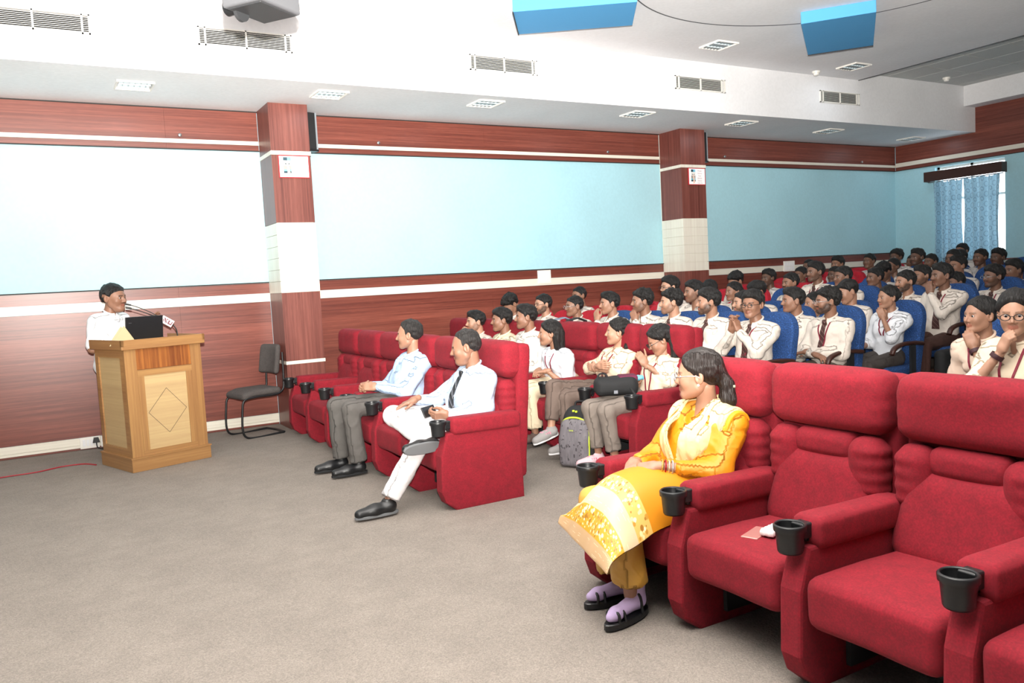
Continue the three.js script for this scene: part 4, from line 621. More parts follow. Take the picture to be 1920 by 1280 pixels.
// ---------------------------------------------------------------- the people in the hall
const lapPose = (z = 0.2, y = 0.665) => ({ lh: { p: [0.11, y, z], dir: [-0.1, -0.15, 1], n: [0, -1, 0] }, rh: { p: [-0.11, y, z], dir: [0.1, -0.15, 1], n: [0, -1, 0] } });
const satLegs = (z = 0.42, y = 0.51) => ({ lk: [0.12, y, z], rk: [-0.12, y, z], la: [0.12, 0.1, z + 0.02], ra: [-0.12, 0.1, z + 0.02] });
function atSeat(X0, Z0, y0 = 0) { return (x, y, z) => [z - Z0, y - y0, X0 - x]; }
const stripeTie = mat(0xffffff, 0.6, { map: tex(64, 64, (x, y) => { const k = (x + y) % 32; return k < 14 ? [22, 22, 26] : k < 18 ? [150, 152, 160] : k < 28 ? [58, 60, 68] : [16, 16, 20]; }, { repeat: [8, 8] }) });
{ // speaker behind the lectern
  const t = 0.75;
  person({ q: 2, label: 'man in a white half-sleeved shirt speaking behind the lectern', at: [0.60, 0, -8.82], turn: t, skin: 'tan', kind: 'o', w: 1.1, belly: 0.03, H: [0, 0.90, 0], C: [0.02, 1.52, 0.05], N: [0, 1.36, 0.0], look: [0.12, 0.02, 0], hs: 1.12, hair: 'short', shirt: 0xe2e3e6, sleeve: 0.85, hem: -0.02, trousers: 0x1b1c20, moustache: 0.35,
    lk: [0.1, 0.5, 0.02], rk: [-0.1, 0.5, 0.02], la: [0.11, 0.09, 0], ra: [-0.11, 0.09, 0], shoe: 'oxford', cuff: 0.97, lh: { p: [0.36, 1.215, 0.2], e: [0.31, 1.08, 0.0], dir: [0.1, 1, 0.15], n: [0.2, 0, 1], pose: 'relaxed' }, rh: { p: [-0.08, 1.06, 0.28], e: [-0.27, 1.05, 0.02], dir: [0.6, 0, 0.8], n: [0, -1, 0], pose: 'relaxed' } });
}
{ // man in grey trousers
  const W = atSeat(2.6, -6.375);
  const m = person({ q: 2, label: 'man in a pale blue shirt and grey trousers seated in the first row', at: [2.6, 0, -6.375], skin: 'mid', w: 1.1, belly: 0.035, H: W(2.64, 0.53, -6.375), C: W(2.69, 1.075, -6.38), N: W(2.72, 0.905, -6.38), look: [-0.6, 0.0, 0], hair: 'parted', hairCol: 'grey', shirt: 0xa8bfdd, sleeve: 1.95, trousers: 0x55524f,
    lk: W(2.09, 0.54, -6.25), rk: W(2.05, 0.55, -6.5), la: W(2.13, 0.1, -6.24), ra: W(2.07, 0.1, -6.5), hemR: 0.07, cuff: 0.97, shoe: 'oxford',
    lh: { p: W(2.33, 0.69, -6.28), dir: [-0.6, 0.05, 0.9], n: [-0.8, -0.5, 0], pose: 'curl', pole: [0.6, -0.8, -0.3] }, rh: { p: W(2.33, 0.68, -6.46), dir: [0.6, 0.1, 0.9], n: [0.9, -0.3, 0], pose: 'relaxed', pole: [-0.6, -0.8, -0.3] } });
}
{ // man with the striped tie
  const W = atSeat(2.6, -5.155);
  person({ q: 2, label: 'man in pale shirt, striped tie and white trousers with one leg crossed', at: [2.6, 0, -5.155], skin: 'tan', kind: 'o', w: 1.12, belly: 0.045, H: W(2.64, 0.53, -5.155), C: W(2.60, 1.035, -5.16), N: W(2.655, 0.87, -5.16), look: [-0.5, 0.14, 0], hair: 'recede', hairCol: 'grey', moustache: 0.6, shirt: 0xb4c4da, sleeve: 1.95, trousers: 0xd2cfd0, tie: 0x222222, tieMat: stripeTie, tieEnd: 0.62,
    lk: W(2.2, 0.50, -5.03), la: W(1.88, 0.1, -4.985), ltoe: [0, 0, 1], rk: W(2.08, 0.6, -5.32), ra: W(2.2, 0.44, -5.0), rtoe: [0.12, 0.02, 1], rsole: [-1, 0.25, 0.1], hemR: 0.068, cuff: 0.97, shoe: 'oxford', soleMat: mat(0x6b6d6f, 0.85),
    rh: { p: W(2.24, 0.70, -5.27), dir: [-0.1, -0.3, 1], n: [0.1, -1, -0.2], pose: 'flat', pole: [-0.7, -0.6, -0.3] }, lh: { p: W(2.36, 0.60, -5.0), e: W(2.62, 0.63, -4.975), dir: [-0.5, 0.05, 0.9], n: [-0.5, 0.3, 0], pose: 'hold' } });
  const ph = thing('smartphone', 'black phone held in the hand of the man with the tie', 'phone', null, [2.265, 0.6, -5.075], 0.5); add(ph, 'phone_body', rb(-0.075, 0, -0.008, 0.075, 0.075, 0.002, 0.004), M.black); add(ph, 'camera_lens', cyl(0.006, 0.006, 0.003, 10).rotateX(Math.PI / 2).translate(0.05, 0.055, 0.003), M.darkSteel); ph.rotation.set(-0.5, 0.5, 0.25);
}
{ // woman in yellow
  const X0 = 2.6, Z0 = -2.857, W = atSeat(X0, Z0), yel = mat(0xcf8410, 0.5, { bumpMap: foldBump, bumpScale: 0.006 }), gold = mat(0xc4943f, 0.5, { bumpMap: foldBump, bumpScale: 0.006 }), cream = mat(0xdcc593, 0.85, { bumpMap: foldBump, bumpScale: 0.006 });
  const H = W(2.62, 0.52, Z0), C = W(2.645, 1.005, -2.85), N = W(2.69, 0.835, -2.855);
  const { P, surf, shirt } = person({ q: 2, f: 1, label: 'woman in a yellow tunic with cream scarf and low ponytail, first row', at: [X0, 0, Z0], skin: 'mid', w: 1.06, belly: 0.02, hs: 0.98, H, C, N, look: [-0.85, 0.02, 0], hair: 'lowbun', hairCol: 'brown', glasses: 'silver', shirtName: 'tunic', shirtMat: yel, sleeve: 1.62, hem: -0.03, noCollar: 1, trouserMat: gold, sw: 1.08,
    lk: W(2.10, 0.48, -2.76), rk: W(2.1, 0.48, -2.97), la: W(2.13, 0.1, -2.77), ra: W(2.2, 0.1, -2.94), hemR: 0.085, cuff: 0.82,
    lh: { p: W(2.33, 0.635, -2.80), e: W(2.56, 0.60, -2.645), dir: [-0.7, -0.1, 0.6], n: [-0.4, -0.8, 0], pose: 'relaxed' }, rh: { p: W(2.31, 0.63, -2.95), dir: [0.6, -0.1, 0.6], n: [0.5, -0.8, 0], pose: 'relaxed', pole: [-0.6, -0.7, -0.4] } });
  // scarf: a thick sheet lying on the tunic, open in a V
  const base = blend([cone(H, [N[0], N[1] - 0.06, N[2]], 0.12, 0.1), cone([N[0] + 0.15, N[1] - 0.055, N[2]], [N[0] - 0.15, N[1] - 0.055, N[2]], 0.066, 0.066), cone([N[0], N[1] - 0.03, N[2]], [N[0], N[1], N[2]], 0.085, 0.068), ell(0, lerp3(H, N, 0.6)[1], 0.045, 0.12, 0.09, 0.07)], 0.06);
  const drape = (lo, hi) => (x, y, z) => { const q = Math.abs(x - N[0]), fr = z > N[2] - 0.01, xin = fr ? 0.06 * Math.max(0, (y - N[1] + 0.24) / 0.24) + 0.004 : (y > N[1] - 0.02 ? 0.05 : 0), xo = 0.11 + 0.095 * sstep(H[1] + 0.05, N[1] - 0.05, y) + 0.006 * Math.sin(y * 24); const sh = Math.abs(base(x, y, z) - 0.017 - 0.0035 * Math.sin(q * 150 + y * 9)) - 0.008; return Math.max(sh, xin - q, q - xo + lo, xo - hi - q, H[1] + 0.10 + (fr ? 0 : 0.12) - y); };
  const lo = [-0.34, 0.4, -0.3], hi = [0.34, 1.0, 0.4]; add(P, 'scarf', uvm(meshSDF(drape(0.022, 1), lo, hi, 0.0065)), cream); add(P, 'scarf_border', uvm(meshSDF((x, y, z) => Math.max(drape(0, 0.022)(x, y, z), -x), lo, hi, 0.0065)), mat(0xf09a1a, 0.6));
  // long front panel of the tunic over the lap and knees
  const kt = document.createElement('canvas'); kt.width = 512; kt.height = 512; const k = kt.getContext('2d'), rr = rng(77); const band = (y0, y1, c) => { k.fillStyle = c; k.fillRect(0, y0, 512, y1 - y0); };
  band(0, 512, '#cf8410'); band(236, 296, '#d6ad5c'); band(296, 366, '#d8bc96'); band(366, 448, '#d09a2c'); band(448, 512, '#c5a27a');
  for (let i = 0; i < 420; i++) { const y = i < 170 ? 240 + rr() * 52 : 372 + rr() * 70, x = rr() * 512; k.fillStyle = ['#b9852c', '#e6cf98', '#a06c1e', '#efe0b8'][Math.floor(rr() * 4)]; k.beginPath(); k.arc(x, y, 2 + rr() * 5, 0, 7); k.fill(); }
  for (let i = 0; i < 60; i++) { k.fillStyle = 'rgba(255,240,210,0.5)'; k.fillRect(rr() * 512, i % 2 ? 300 + rr() * 60 : 452 + rr() * 55, 3 + rr() * 30, 2); }
  const ktx = new THREE.CanvasTexture(kt); ktx.colorSpace = THREE.SRGBColorSpace;
  const nu = 36, nv = 44, pos = [], uv = [], idx = [], prof = [[0.02, 0.63], [0.2, 0.635], [0.36, 0.63], [0.48, 0.605], [0.575, 0.53], [0.63, 0.43], [0.665, 0.335]], cv = new THREE.CatmullRomCurve3(prof.map(([z, y]) => V(0, y, z)));
  for (let side = 0; side < 2; side++) for (let j = 0; j <= nv; j++) for (let i = 0; i <= nu; i++) {
    const u = i / nu * 2 - 1, v = j / nv, p = cv.getPoint(v), f = sstep(0.5, 1, v), half = 0.235 + 0.03 * f, sag = (1 - f) * 0.20 * Math.pow(Math.abs(u), 2.6), tilt = f * -0.03 * u, wv = 0.007 * Math.sin(u * 9 + v * 5) * v;
    pos.push(0.01 + u * half * (1 - 0.06 * (1 - f)), p.y - sag + tilt + wv - side * 0.005, p.z + 0.06 * f * u + wv - side * 0.004 * f); uv.push(i / nu, 1 - v);
  }
  const n1 = (nu + 1) * (nv + 1), qd = (a, b, c, d) => idx.push(a, b, c, a, c, d);
  for (let j = 0; j < nv; j++) for (let i = 0; i < nu; i++) { const a = j * (nu + 1) + i; qd(a, a + nu + 1, a + nu + 2, a + 1); qd(n1 + a, n1 + a + 1, n1 + a + nu + 2, n1 + a + nu + 1); }
  for (let i = 0; i < nu; i++) { const a = nv * (nu + 1) + i; qd(a, n1 + a, n1 + a + 1, a + 1); } for (let j = 0; j < nv; j++) for (const i of [0, nu]) { const a = j * (nu + 1) + i; qd(a, a + nu + 1, n1 + a + nu + 1, n1 + a); }
  const sk = new THREE.BufferGeometry(); sk.setAttribute('position', new THREE.Float32BufferAttribute(pos, 3)); sk.setAttribute('uv', new THREE.Float32BufferAttribute(uv, 2)); sk.setIndex(idx); sk.computeVertexNormals();
  add(P, 'tunic_front_panel', sk, new THREE.MeshStandardMaterial({ map: ktx, roughness: 0.5, side: THREE.DoubleSide }));
  // socks, sandals, bangles, lanyard, ear stud, hair clip
  const sock = mat(0xc3aed6, 0.9), foot = meshSDF(blend([cone([0, 0.045, 0.0], [0, 0.03, 0.15], 0.036, 0.026), cone([0, 0.03, 0.15], [0, 0.026, 0.185], 0.028, 0.02), cone([0, 0.05, 0], [0, 0.17, -0.01], 0.036, 0.036)], 0.025), [-0.06, -0.01, -0.06], [0.06, 0.22, 0.23], 0.007);
  const sp = []; for (let i = 0; i <= 24; i++) { const a = Math.PI * 2 * i / 24; sp.push([Math.sin(a) * 0.042, 0.075 + Math.cos(a) * 0.14]); }
  for (const [x, z, r] of [[W(2.13, 0, -2.77)[0], W(2.13, 0, -2.77)[2] - 0.03, 0.25], [W(2.2, 0, -2.94)[0], W(2.2, 0, -2.94)[2] - 0.03, -0.1]]) {
    const s = add(P, 'sock', foot, sock, [x, 0.03, z], [0, r, 0]); const sd = add(P, 'sandal', extrude(sp, 0.022, 0.004, 1).rotateX(Math.PI / 2).translate(0, 0.03, 0), M.black, [x, 0, z], [0, r, 0]);
    for (const [a, w] of [[0.13, 0.045], [0.165, 0.04], [0.02, 0.052]]) add(sd, 'strap', tube([[-w + 0.006, 0.03, a], [-0.028, 0.07 + (a < 0.1 ? 0.04 : 0), a], [0.028, 0.07 + (a < 0.1 ? 0.04 : 0), a], [w - 0.006, 0.03, a]], 0.007, 16, 6), M.black);
  }
  const wristL = W(2.33, 0.635, -2.80), elL = W(2.56, 0.60, -2.645), dirB = V(...sub3(wristL, elL)).normalize();
  [[0.02, 0xc9a24a], [0.035, 0xa3232f], [0.05, 0xd9c9a0], [0.066, 0xb9bdc0]].forEach(([d, c]) => { const g = new THREE.TorusGeometry(0.031, 0.004, 6, 24), b = add(P, 'bangle', g, mat(c, 0.3, { metalness: 0.7 })); b.position.set(...wristL).addScaledVector(dirB, -d); b.quaternion.setFromUnitVectors(V(0, 0, 1), dirB); });
  const ln = []; for (let i = 0; i <= 10; i++) { const a = -1.2 + 2.9 * i / 10; ln.push([N[0] + Math.sin(a) * 0.068 * (i > 6 ? 1 : 1), N[1] + 0.03 - 0.02 * i / 10 - (i < 4 ? 0.03 * (4 - i) : 0), N[2] - Math.cos(a) * 0.07 + 0.005]); }
  add(P, 'lanyard', tube(ln, 0.007, 30, 6), mat(0x2b4fb0, 0.6));
  const Rm = new THREE.Euler(0.02, -0.85, 0, 'YXZ'), hd = (x, y, z) => add3(V(x, y, z).applyEuler(Rm).toArray(), C); add(P, 'ear_stud', new THREE.SphereGeometry(0.006, 10, 8), M.plastic, hd(0.079, -0.034, -0.002)); const cl = add(P, 'hair_clip', rb(-0.026, -0.006, -0.006, 0.026, 0.006, 0.006, 0.004), mat(0x8d8f7c, 0.3), hd(0.012, -0.05, -0.158)); cl.rotation.y = -0.85;
  add(P, 'hair_pin', tube([hd(0.05, 0.03, -0.09), hd(0.065, 0.05, -0.06), hd(0.06, 0.075, -0.045)], 0.003, 10, 6), M.steel);
}
const maroon = 0x7c1830, tieBrown = mat(0xffffff, 0.7, { map: tex(32, 32, (x, y) => ((x + y) % 16 < 3 ? [112, 86, 80] : [66, 38, 36]), { repeat: [10, 10] }) });
{ // three girls in the second row
  let W = atSeat(4.14, -5.06);
  const g3 = person({ q: 2, f: 1, label: 'girl in black glasses with long tied hair and raised thumb, second row', at: [4.14, 0, -5.06], skin: 'mid', H: W(4.2, 0.51, -5.06), C: W(4.26, 0.955, -5.02), N: W(4.29, 0.80, -5.03), look: [-0.5, 0.42, 0], hair: 'long', glasses: 'black', shirt: 0xe0ccb4, sleeve: 1.12, trousers: 0x7d736b, lanyard: maroon, hem: -0.05,
    lk: W(3.68, 0.47, -4.99), rk: W(3.66, 0.47, -5.17), la: W(3.74, 0.1, -4.99), ra: W(3.70, 0.1, -5.15), hemR: 0.06, cuff: 0.85, shoe: 'sneaker', shoeMat: mat(0xd9b8c0, 0.8), soleMat: M.white, stripe: mat(0xe58aa2, 0.7),
    lh: { p: W(4.10, 0.775, -5.02), e: W(4.22, 0.64, -4.88), dir: [-0.35, 1, 0.45], n: [-0.9, 0, -0.3], pose: 'thumbup' }, rh: { p: W(4.1, 0.66, -5.13), dir: [0.6, -0.1, 0.9], n: [0.2, -0.9, 0], pose: 'hold' } });
  const ts = thing('tissue', 'crumpled light blue tissue in the hand of the girl in black glasses', 'tissue', null, [4.03, 0.665, -5.02]); add(ts, 'tissue_fold', meshSDF((x, y, z) => ell(0, 0.015, 0, 0.04, 0.02, 0.03)(x, y, z) + 0.009 * noise3(x * 60, y * 60, z * 60), [-0.06, -0.02, -0.05], [0.06, 0.05, 0.05], 0.005), mat(0x77c3dc, 0.8));
  W = atSeat(4.14, -5.66);
  person({ q: 2, f: 1, label: 'girl with folded arms and crossed legs in grey-pink trainers, second row', at: [4.14, 0, -5.66], skin: 'fair', H: W(4.2, 0.52, -5.66), C: W(4.28, 1.0, -5.59), N: W(4.30, 0.84, -5.61), look: [-0.62, -0.05, 0], hair: 'pony', shirt: 0xe0cab0, sleeve: 1.3, trousers: 0x675850, lanyard: maroon, hem: -0.05,
    lk: W(3.72, 0.50, -5.6), la: W(3.72, 0.13, -5.58), rk: W(3.66, 0.585, -5.68), ra: W(3.56, 0.27, -5.60), rtoe: [0.1, -0.2, 1], rsole: [0, 1, 0.25], hemR: 0.056, cuff: 0.82, shoe: 'sneaker', shoeMat: mat(0x979493, 0.8), soleMat: M.white, stripe: mat(0xee8fa8, 0.7),
    lh: { p: W(4.10, 0.70, -5.68), e: W(4.2, 0.66, -5.46), dir: [-1, 0.1, 0.1], n: [0, 0, -1], pose: 'relaxed' }, rh: { p: W(4.08, 0.73, -5.62), e: W(4.16, 0.68, -5.86), dir: [1, 0.05, 0.05], n: [0, 0, -1], pose: 'relaxed' } });
  W = atSeat(4.14, -6.26);
  person({ q: 2, f: 1, label: 'girl in a white half-sleeved coat leaning forward, second row', at: [4.14, 0, -6.26], skin: 'mid', H: W(4.16, 0.52, -6.26), C: W(4.0, 0.99, -6.235), N: W(4.07, 0.83, -6.24), look: [-0.5, 0.0, 0], hair: 'bob', shirt: 0xe0e4ec, shirtName: 'coat', sleeve: 0.95, w: 0.95, trousers: 0xcfc0a4, lanyard: maroon, hem: -0.06,
    lk: W(3.72, 0.50, -6.16), rk: W(3.7, 0.5, -6.36), la: W(3.74, 0.12, -6.15), ra: W(3.72, 0.12, -6.37), hemR: 0.085, cuff: 0.85, shoe: 'oxford', shoeMat: mat(0x5b4a44, 0.7),
    lh: { p: W(3.93, 0.66, -6.2), dir: [-0.7, -0.1, 0.7], n: [0, -1, 0], pose: 'relaxed' }, rh: { p: W(3.93, 0.66, -6.34), dir: [0.7, -0.1, 0.7], n: [0, -1, 0], pose: 'relaxed' } });
}
function student(o) {                                                // o.X, o.Z chair; o.h head [X, y, Z]; pose
  const y0 = o.y0 ?? 0, Z0 = o.Z + Math.max(-0.2, Math.min(0.2, (o.h[2] - o.Z) * 0.7)), W = atSeat(o.X, Z0, y0), C = W(o.h[0], o.h[1] + y0, o.h[2]), lean = C[2];
  const dx = -8.7 - o.h[2], dz = o.h[0] - 0.63, yaw = o.yaw ?? Math.atan2(dx, dz) * 0.95, pitch = o.pitch ?? -0.02, sat = o.seatH ?? 0.545;
  const H = [0, sat, -0.06 + Math.max(0, lean) * 0.3], N = add3(C, [0, -0.165 * (o.f ? 0.96 : 1), -0.045]);
  let arms = lapPose(0.2, sat + 0.105);
  if (o.pose === 'chin' || o.pose === 'chinR') { const k = o.pose === 'chin' ? 'lh' : 'rh', s = k === 'lh' ? 1 : -1, a = Math.max(-0.9, Math.min(0.5, yaw)); arms[k] = { p: add3(C, [Math.sin(a) * 0.085 + s * 0.045, -0.185, Math.cos(a) * 0.09 + 0.02]), dir: [-s * 0.35 + Math.sin(a) * 0.2, 1, 0.0], n: [-s * 0.5, 0.1, -0.8], pose: 'fist', pole: [s * 0.5, -1, 0.5] }; }
  if (o.pose === 'mouth') arms.lh = { p: add3(C, [-0.03, -0.17, 0.15]), dir: [-0.25, 1, -0.1], n: [-0.2, 0, -1], pose: 'curl', pole: [0.6, -1, 0.2] };
  if (o.pose === 'clasp') { arms.lh = { p: add3(C, [0.03, -0.21, 0.20]), dir: [-0.35, 1, 0.1], n: [-1, 0, 0.1], pose: 'relaxed', pole: [0.7, -0.8, 0] }; arms.rh = { p: add3(C, [-0.06, -0.21, 0.20]), dir: [0.35, 1, 0.1], n: [1, 0, 0.1], pose: 'relaxed', pole: [-0.7, -0.8, 0] }; }
  if (o.pose === 'fold') { arms.lh = { p: [-0.05, sat + 0.16, 0.16], e: [0.21, sat + 0.13, 0.02], dir: [-1, -0.2, 0.2], n: [0, -1, 0], pose: 'relaxed' }; arms.rh = { p: [0.06, sat + 0.14, 0.2], e: [-0.21, sat + 0.14, 0.04], dir: [1, -0.2, 0.2], n: [0, -1, 0], pose: 'relaxed' }; }
  const made = person({ q: o.q ?? 0, at: [o.X, y0, Z0], H, C, N, look: [yaw, pitch, 0], sleeve: o.sleeve ?? 1.93, shirt: o.shirt ?? 0xd8cec4, group: o.group, label: o.label, f: o.f, skin: o.skin, hair: o.hair, beard: o.beard, moustache: o.moustache, glasses: o.glasses, lanyard: o.lanyard, lanLen: o.lanLen, tie: o.tie ? 0x442222 : undefined, tieMat: tieBrown, trousers: o.trousers ?? 0x4d433e, shirtName: o.shirtName, shoe: (o.q ?? 0) > 0 ? 'oxford' : undefined, ...satLegs(0.42, sat - 0.035), ...arms });
  if (o.band) { const a = made.arms[o.band[0]], d = V(...sub3(a.W, a.E)).normalize(), b = add(made.P, o.band[1], lathe([[0.03, -0.012], [0.034, -0.012], [0.034, 0.012], [0.03, 0.012], [0.03, -0.012]], 20), o.band[1] === 'watch' ? M.steel : mat(0x3a1820, 0.6), lerp3(a.W, a.E, 0.14)); b.quaternion.setFromUnitVectors(V(0, 1, 0), d); }
  return made;
}
const V2 = (k, h, o) => student({ X: 4.14, Z: -4.76 - 0.6 * (k + 0.5), seatH: 0.525, h, q: 1, group: undefined, ...o });
V2(3, [4.2, 1.115, -6.97], { label: 'student with wispy moustache and white shirt, second row beside the girl in the coat', skin: 'tan', hair: 'quiff', moustache: 0.5, shirt: 0xdcd6cd });
V2(4, [4.2, 1.075, -7.47], { label: 'student with a round face and cream collar, second row', skin: 'tan', hair: 'thick', shirt: 0xdfd0b4 });
V2(5, [4.2, 1.045, -8.06], { label: 'bearded student holding a hand to his mouth, second row by the wall', skin: 'fair', hair: 'quiff', beard: 0.5, pose: 'mouth' });
const S = (r, k, X, y, Z, o) => student({ X: B_X(r), y0: rowFloor[r], Z: B_Z(k), h: [X, y, Z], group: r > 3 ? 'students in the back rows' : undefined, ...o });
// first student row
S(0, 0, 5.36, 1.165, -5.08, { q: 2, label: 'student in dark-rimmed glasses with hands clasped before his chest', pose: 'clasp', glasses: 'black', hair: 'thick', skin: 'tan', tie: 1, lanyard: maroon, yaw: 0.28, pitch: -0.03 });
S(0, 1, 5.38, 1.19, -5.64, { q: 2, label: 'bearded student with swept-up black hair beside the one clasping hands', beard: 0.9, hair: 'thick', skin: 'mid', tie: 1 });
S(0, 2, 5.38, 1.19, -6.16, { q: 1, label: 'student with light beard and wavy hair, third from the aisle', beard: 0.5, hair: 'wavy', skin: 'fair', tie: 1 });
S(0, 3, 5.36, 1.2, -6.58, { q: 1, label: 'student with short beard resting his chin on his hand', beard: 0.5, hair: 'wavy', skin: 'tan', pose: 'chin' });
S(0, 4, 5.33, 1.18, -7.09, { q: 1, label: 'student with raised hair touching his mouth with his fingers', hair: 'quiff', skin: 'mid', pose: 'mouth' });
S(0, 5, 5.33, 1.15, -7.76, { q: 1, label: 'student with cropped hair and thin glasses in front of a red chair', hair: 'crew', skin: 'tan', glasses: 'silver' });
S(0, 6, 5.26, 1.175, -8.32, { q: 1, label: 'bearded student in black glasses near the wall', hair: 'short', beard: 0.9, skin: 'fair', glasses: 'black' });
S(0, 7, 5.05, 1.19, -8.72, { q: 1, label: 'student with bowed head of black hair by the wall', hair: 'wavy', skin: 'tan', pitch: 0.75 });
// second student row
S(1, 0, 6.2, 1.145, -4.98, { q: 2, label: 'bearded student in silver glasses with brown tie leaning on the chair arm', hair: 'wavy', beard: 0.95, glasses: 'silver', tie: 1, lanyard: maroon, skin: 'tan', pose: 'fold', band: ['l', 'watch'], trousers: 0x6b6258 });
S(1, 1, 6.26, 1.15, -5.42, { q: 1, label: 'clean-shaven student with swept hair beside the one in silver glasses', hair: 'quiff', skin: 'tan' });
S(1, 2, 6.28, 1.13, -6.08, { q: 1, label: 'student with short beard half hidden behind the clasped hands', hair: 'short', beard: 0.8, skin: 'fair' });
S(1, 3, 6.28, 1.25, -6.81, { label: 'dark-haired student peering between the bearded pair', hair: 'thick', skin: 'tan', beard: 0.4 });
S(1, 4, 6.28, 1.31, -7.2, { label: 'student in glasses behind the wavy-haired one with light beard', hair: 'thick', skin: 'fair', glasses: 'black' });
S(1, 7, 6.28, 1.23, -9.02, { label: 'student with cropped hair behind the one in thin glasses', hair: 'crew', skin: 'tan' });
// third student row
S(2, 0, 7.16, 1.125, -5.04, { q: 2, f: 1, label: 'girl in a white overshirt with red lanyard and fist at her chin', hair: 'tied', skin: 'mid', pose: 'chin', shirt: 0xdfe2e8, sleeve: 1.15, lanyard: maroon, lanLen: 0.2, yaw: -0.4, trousers: 0x4a4340 });
S(2, 1, 7.18, 1.19, -5.51, { label: 'student looking down beside the girl in white', hair: 'short', skin: 'mid', pitch: 0.3 });
S(2, 2, 7.18, 1.07, -5.94, { f: 1, label: 'girl half hidden behind the student in silver glasses', hair: 'tied', skin: 'mid' });
S(2, 3, 7.18, 1.2, -6.73, { label: 'student whose black hair shows above the clasped-hands student', hair: 'thick', skin: 'tan', pitch: 0.3 });
S(2, 4, 7.18, 1.21, -7.1, { f: 1, q: 1, label: 'girl with pulled-back hair sitting among the boys', hair: 'tied', skin: 'tan', yaw: -0.15 });
S(2, 5, 7.18, 1.24, -7.5, { label: 'student turned away showing the back of his head', hair: 'short', skin: 'tan', yaw: -1.7 });
// fourth student row
S(3, 0, 8.03, 1.18, -5.04, { q: 1, label: 'student in white shirt and dark tie biting his fingers', hair: 'quiff', skin: 'dark', pose: 'mouth', tie: 1, lanyard: maroon, moustache: 0.5, trousers: 0x4a2f28 });
S(3, 1, 8.08, 1.125, -5.48, { q: 1, label: 'student with full dark beard and moustache behind the girl in white', hair: 'short', beard: 1, skin: 'mid' });
S(3, 2, 8.08, 1.2, -6.27, { label: 'dark student looking sideways next to the tall one', hair: 'short', skin: 'dark' });
S(3, 3, 8.08, 1.27, -6.65, { q: 1, label: 'tall student with dark tie sitting upright above the rest', hair: 'quiff', beard: 0.6, skin: 'dark', tie: 1, lanyard: maroon });
S(3, 4, 8.08, 1.15, -7.03, { label: 'student with thick moustache beside a red chair', hair: 'short', moustache: 1, skin: 'tan' });
S(3, 5, 8.08, 1.19, -7.94, { label: 'student with a big mop of black hair', hair: 'wavy', skin: 'tan', pitch: 0.4 });
// back rows
S(4, 0, 8.93, 1.1, -5.02, { q: 1, label: 'bearded student in thin glasses with loose tie and lanyard at the aisle', hair: 'thick', beard: 0.7, glasses: 'silver', tie: 1, lanyard: maroon, skin: 'dark' });
const back = [[4, 1, 8.98, 1.04, -5.48, 'short', 'top of a dark head low behind the finger biter'], [4, 2, 8.98, 1.13, -5.88, 'quiff', 'bearded student with an upswept fringe behind the full-bearded one', 0.7], [4, 3, 8.98, 1.13, -6.5, 'short', 'student with only his eyes above the blue chair before him'], [4, 6, 8.98, 1.17, -8.2, 'thick', 'student with tall hair above a red chair by the wall'],
  [5, 0, 9.88, 1.08, -5.32, 'thick', 'dark-haired student behind the thin-glasses one'], [5, 2, 9.88, 1.16, -5.99, 'quiff', 'student with a sharp fringe in front of the curtain'], [5, 4, 9.88, 1.12, -7.01, 'wavy', 'student with head bent over'], [5, 5, 9.88, 1.1, -7.8, 'short', 'student peering past the tall one'], [5, 6, 9.88, 1.12, -8.4, 'short', 'student half hidden behind the upright one by the wall'],
  [6, 1, 10.78, 1.03, -5.78, 'short', 'student bowing at the aisle below the window'], [6, 3, 10.78, 1.2, -6.6, 'short', 'student in glasses before the curtain'], [6, 4, 10.78, 1.24, -7.12, 'quiff', 'bearded student sitting tall left of the curtain', 0.7], [6, 5, 10.78, 1.13, -7.5, 'tied', 'girl in glasses among the back rows'], [6, 6, 10.78, 1.2, -8.45, 'thick', 'dark head against the cream wall band'], [6, 7, 10.78, 1.18, -9.0, 'crew', 'student with close-cropped head beside the wall'],
  [7, 2, 11.68, 1.14, -6.5, 'thick', 'student at the bright edge of the curtain'], [7, 3, 11.68, 1.15, -6.75, 'short', 'bearded student under the curtain middle', 0.6], [7, 4, 11.68, 1.16, -7.05, 'short', 'student partly behind the one in glasses'], [7, 5, 11.68, 1.12, -7.5, 'short', 'dark student at the curtain corner'], [7, 6, 11.68, 1.22, -8.07, 'wavy', 'curly student against the blue wall'], [7, 7, 11.68, 1.18, -8.55, 'short', 'dark student turned sideways above a red chair'],
  [8, 5, 12.58, 1.22, -7.56, 'short', 'topmost student before the curtain'], [8, 6, 12.58, 1.09, -8.4, 'crew', 'student with a shaven forehead by the far wall']];
back.forEach(([r, k, X, y, Z, hair, label, beard], i) => S(r, k, X, y, Z, { hair, label, beard: beard ?? (i % 3 === 0 ? 0.5 : 0), f: hair === 'tied' ? 1 : 0, glasses: /glasses/.test(label) && !/behind/.test(label) ? 'black' : undefined, skin: ['dark', 'tan', 'dark', 'deep'][i % 4], pitch: /bent|bowing/.test(label) ? 0.6 : -0.03, shirt: 0xd4cdc8 }));
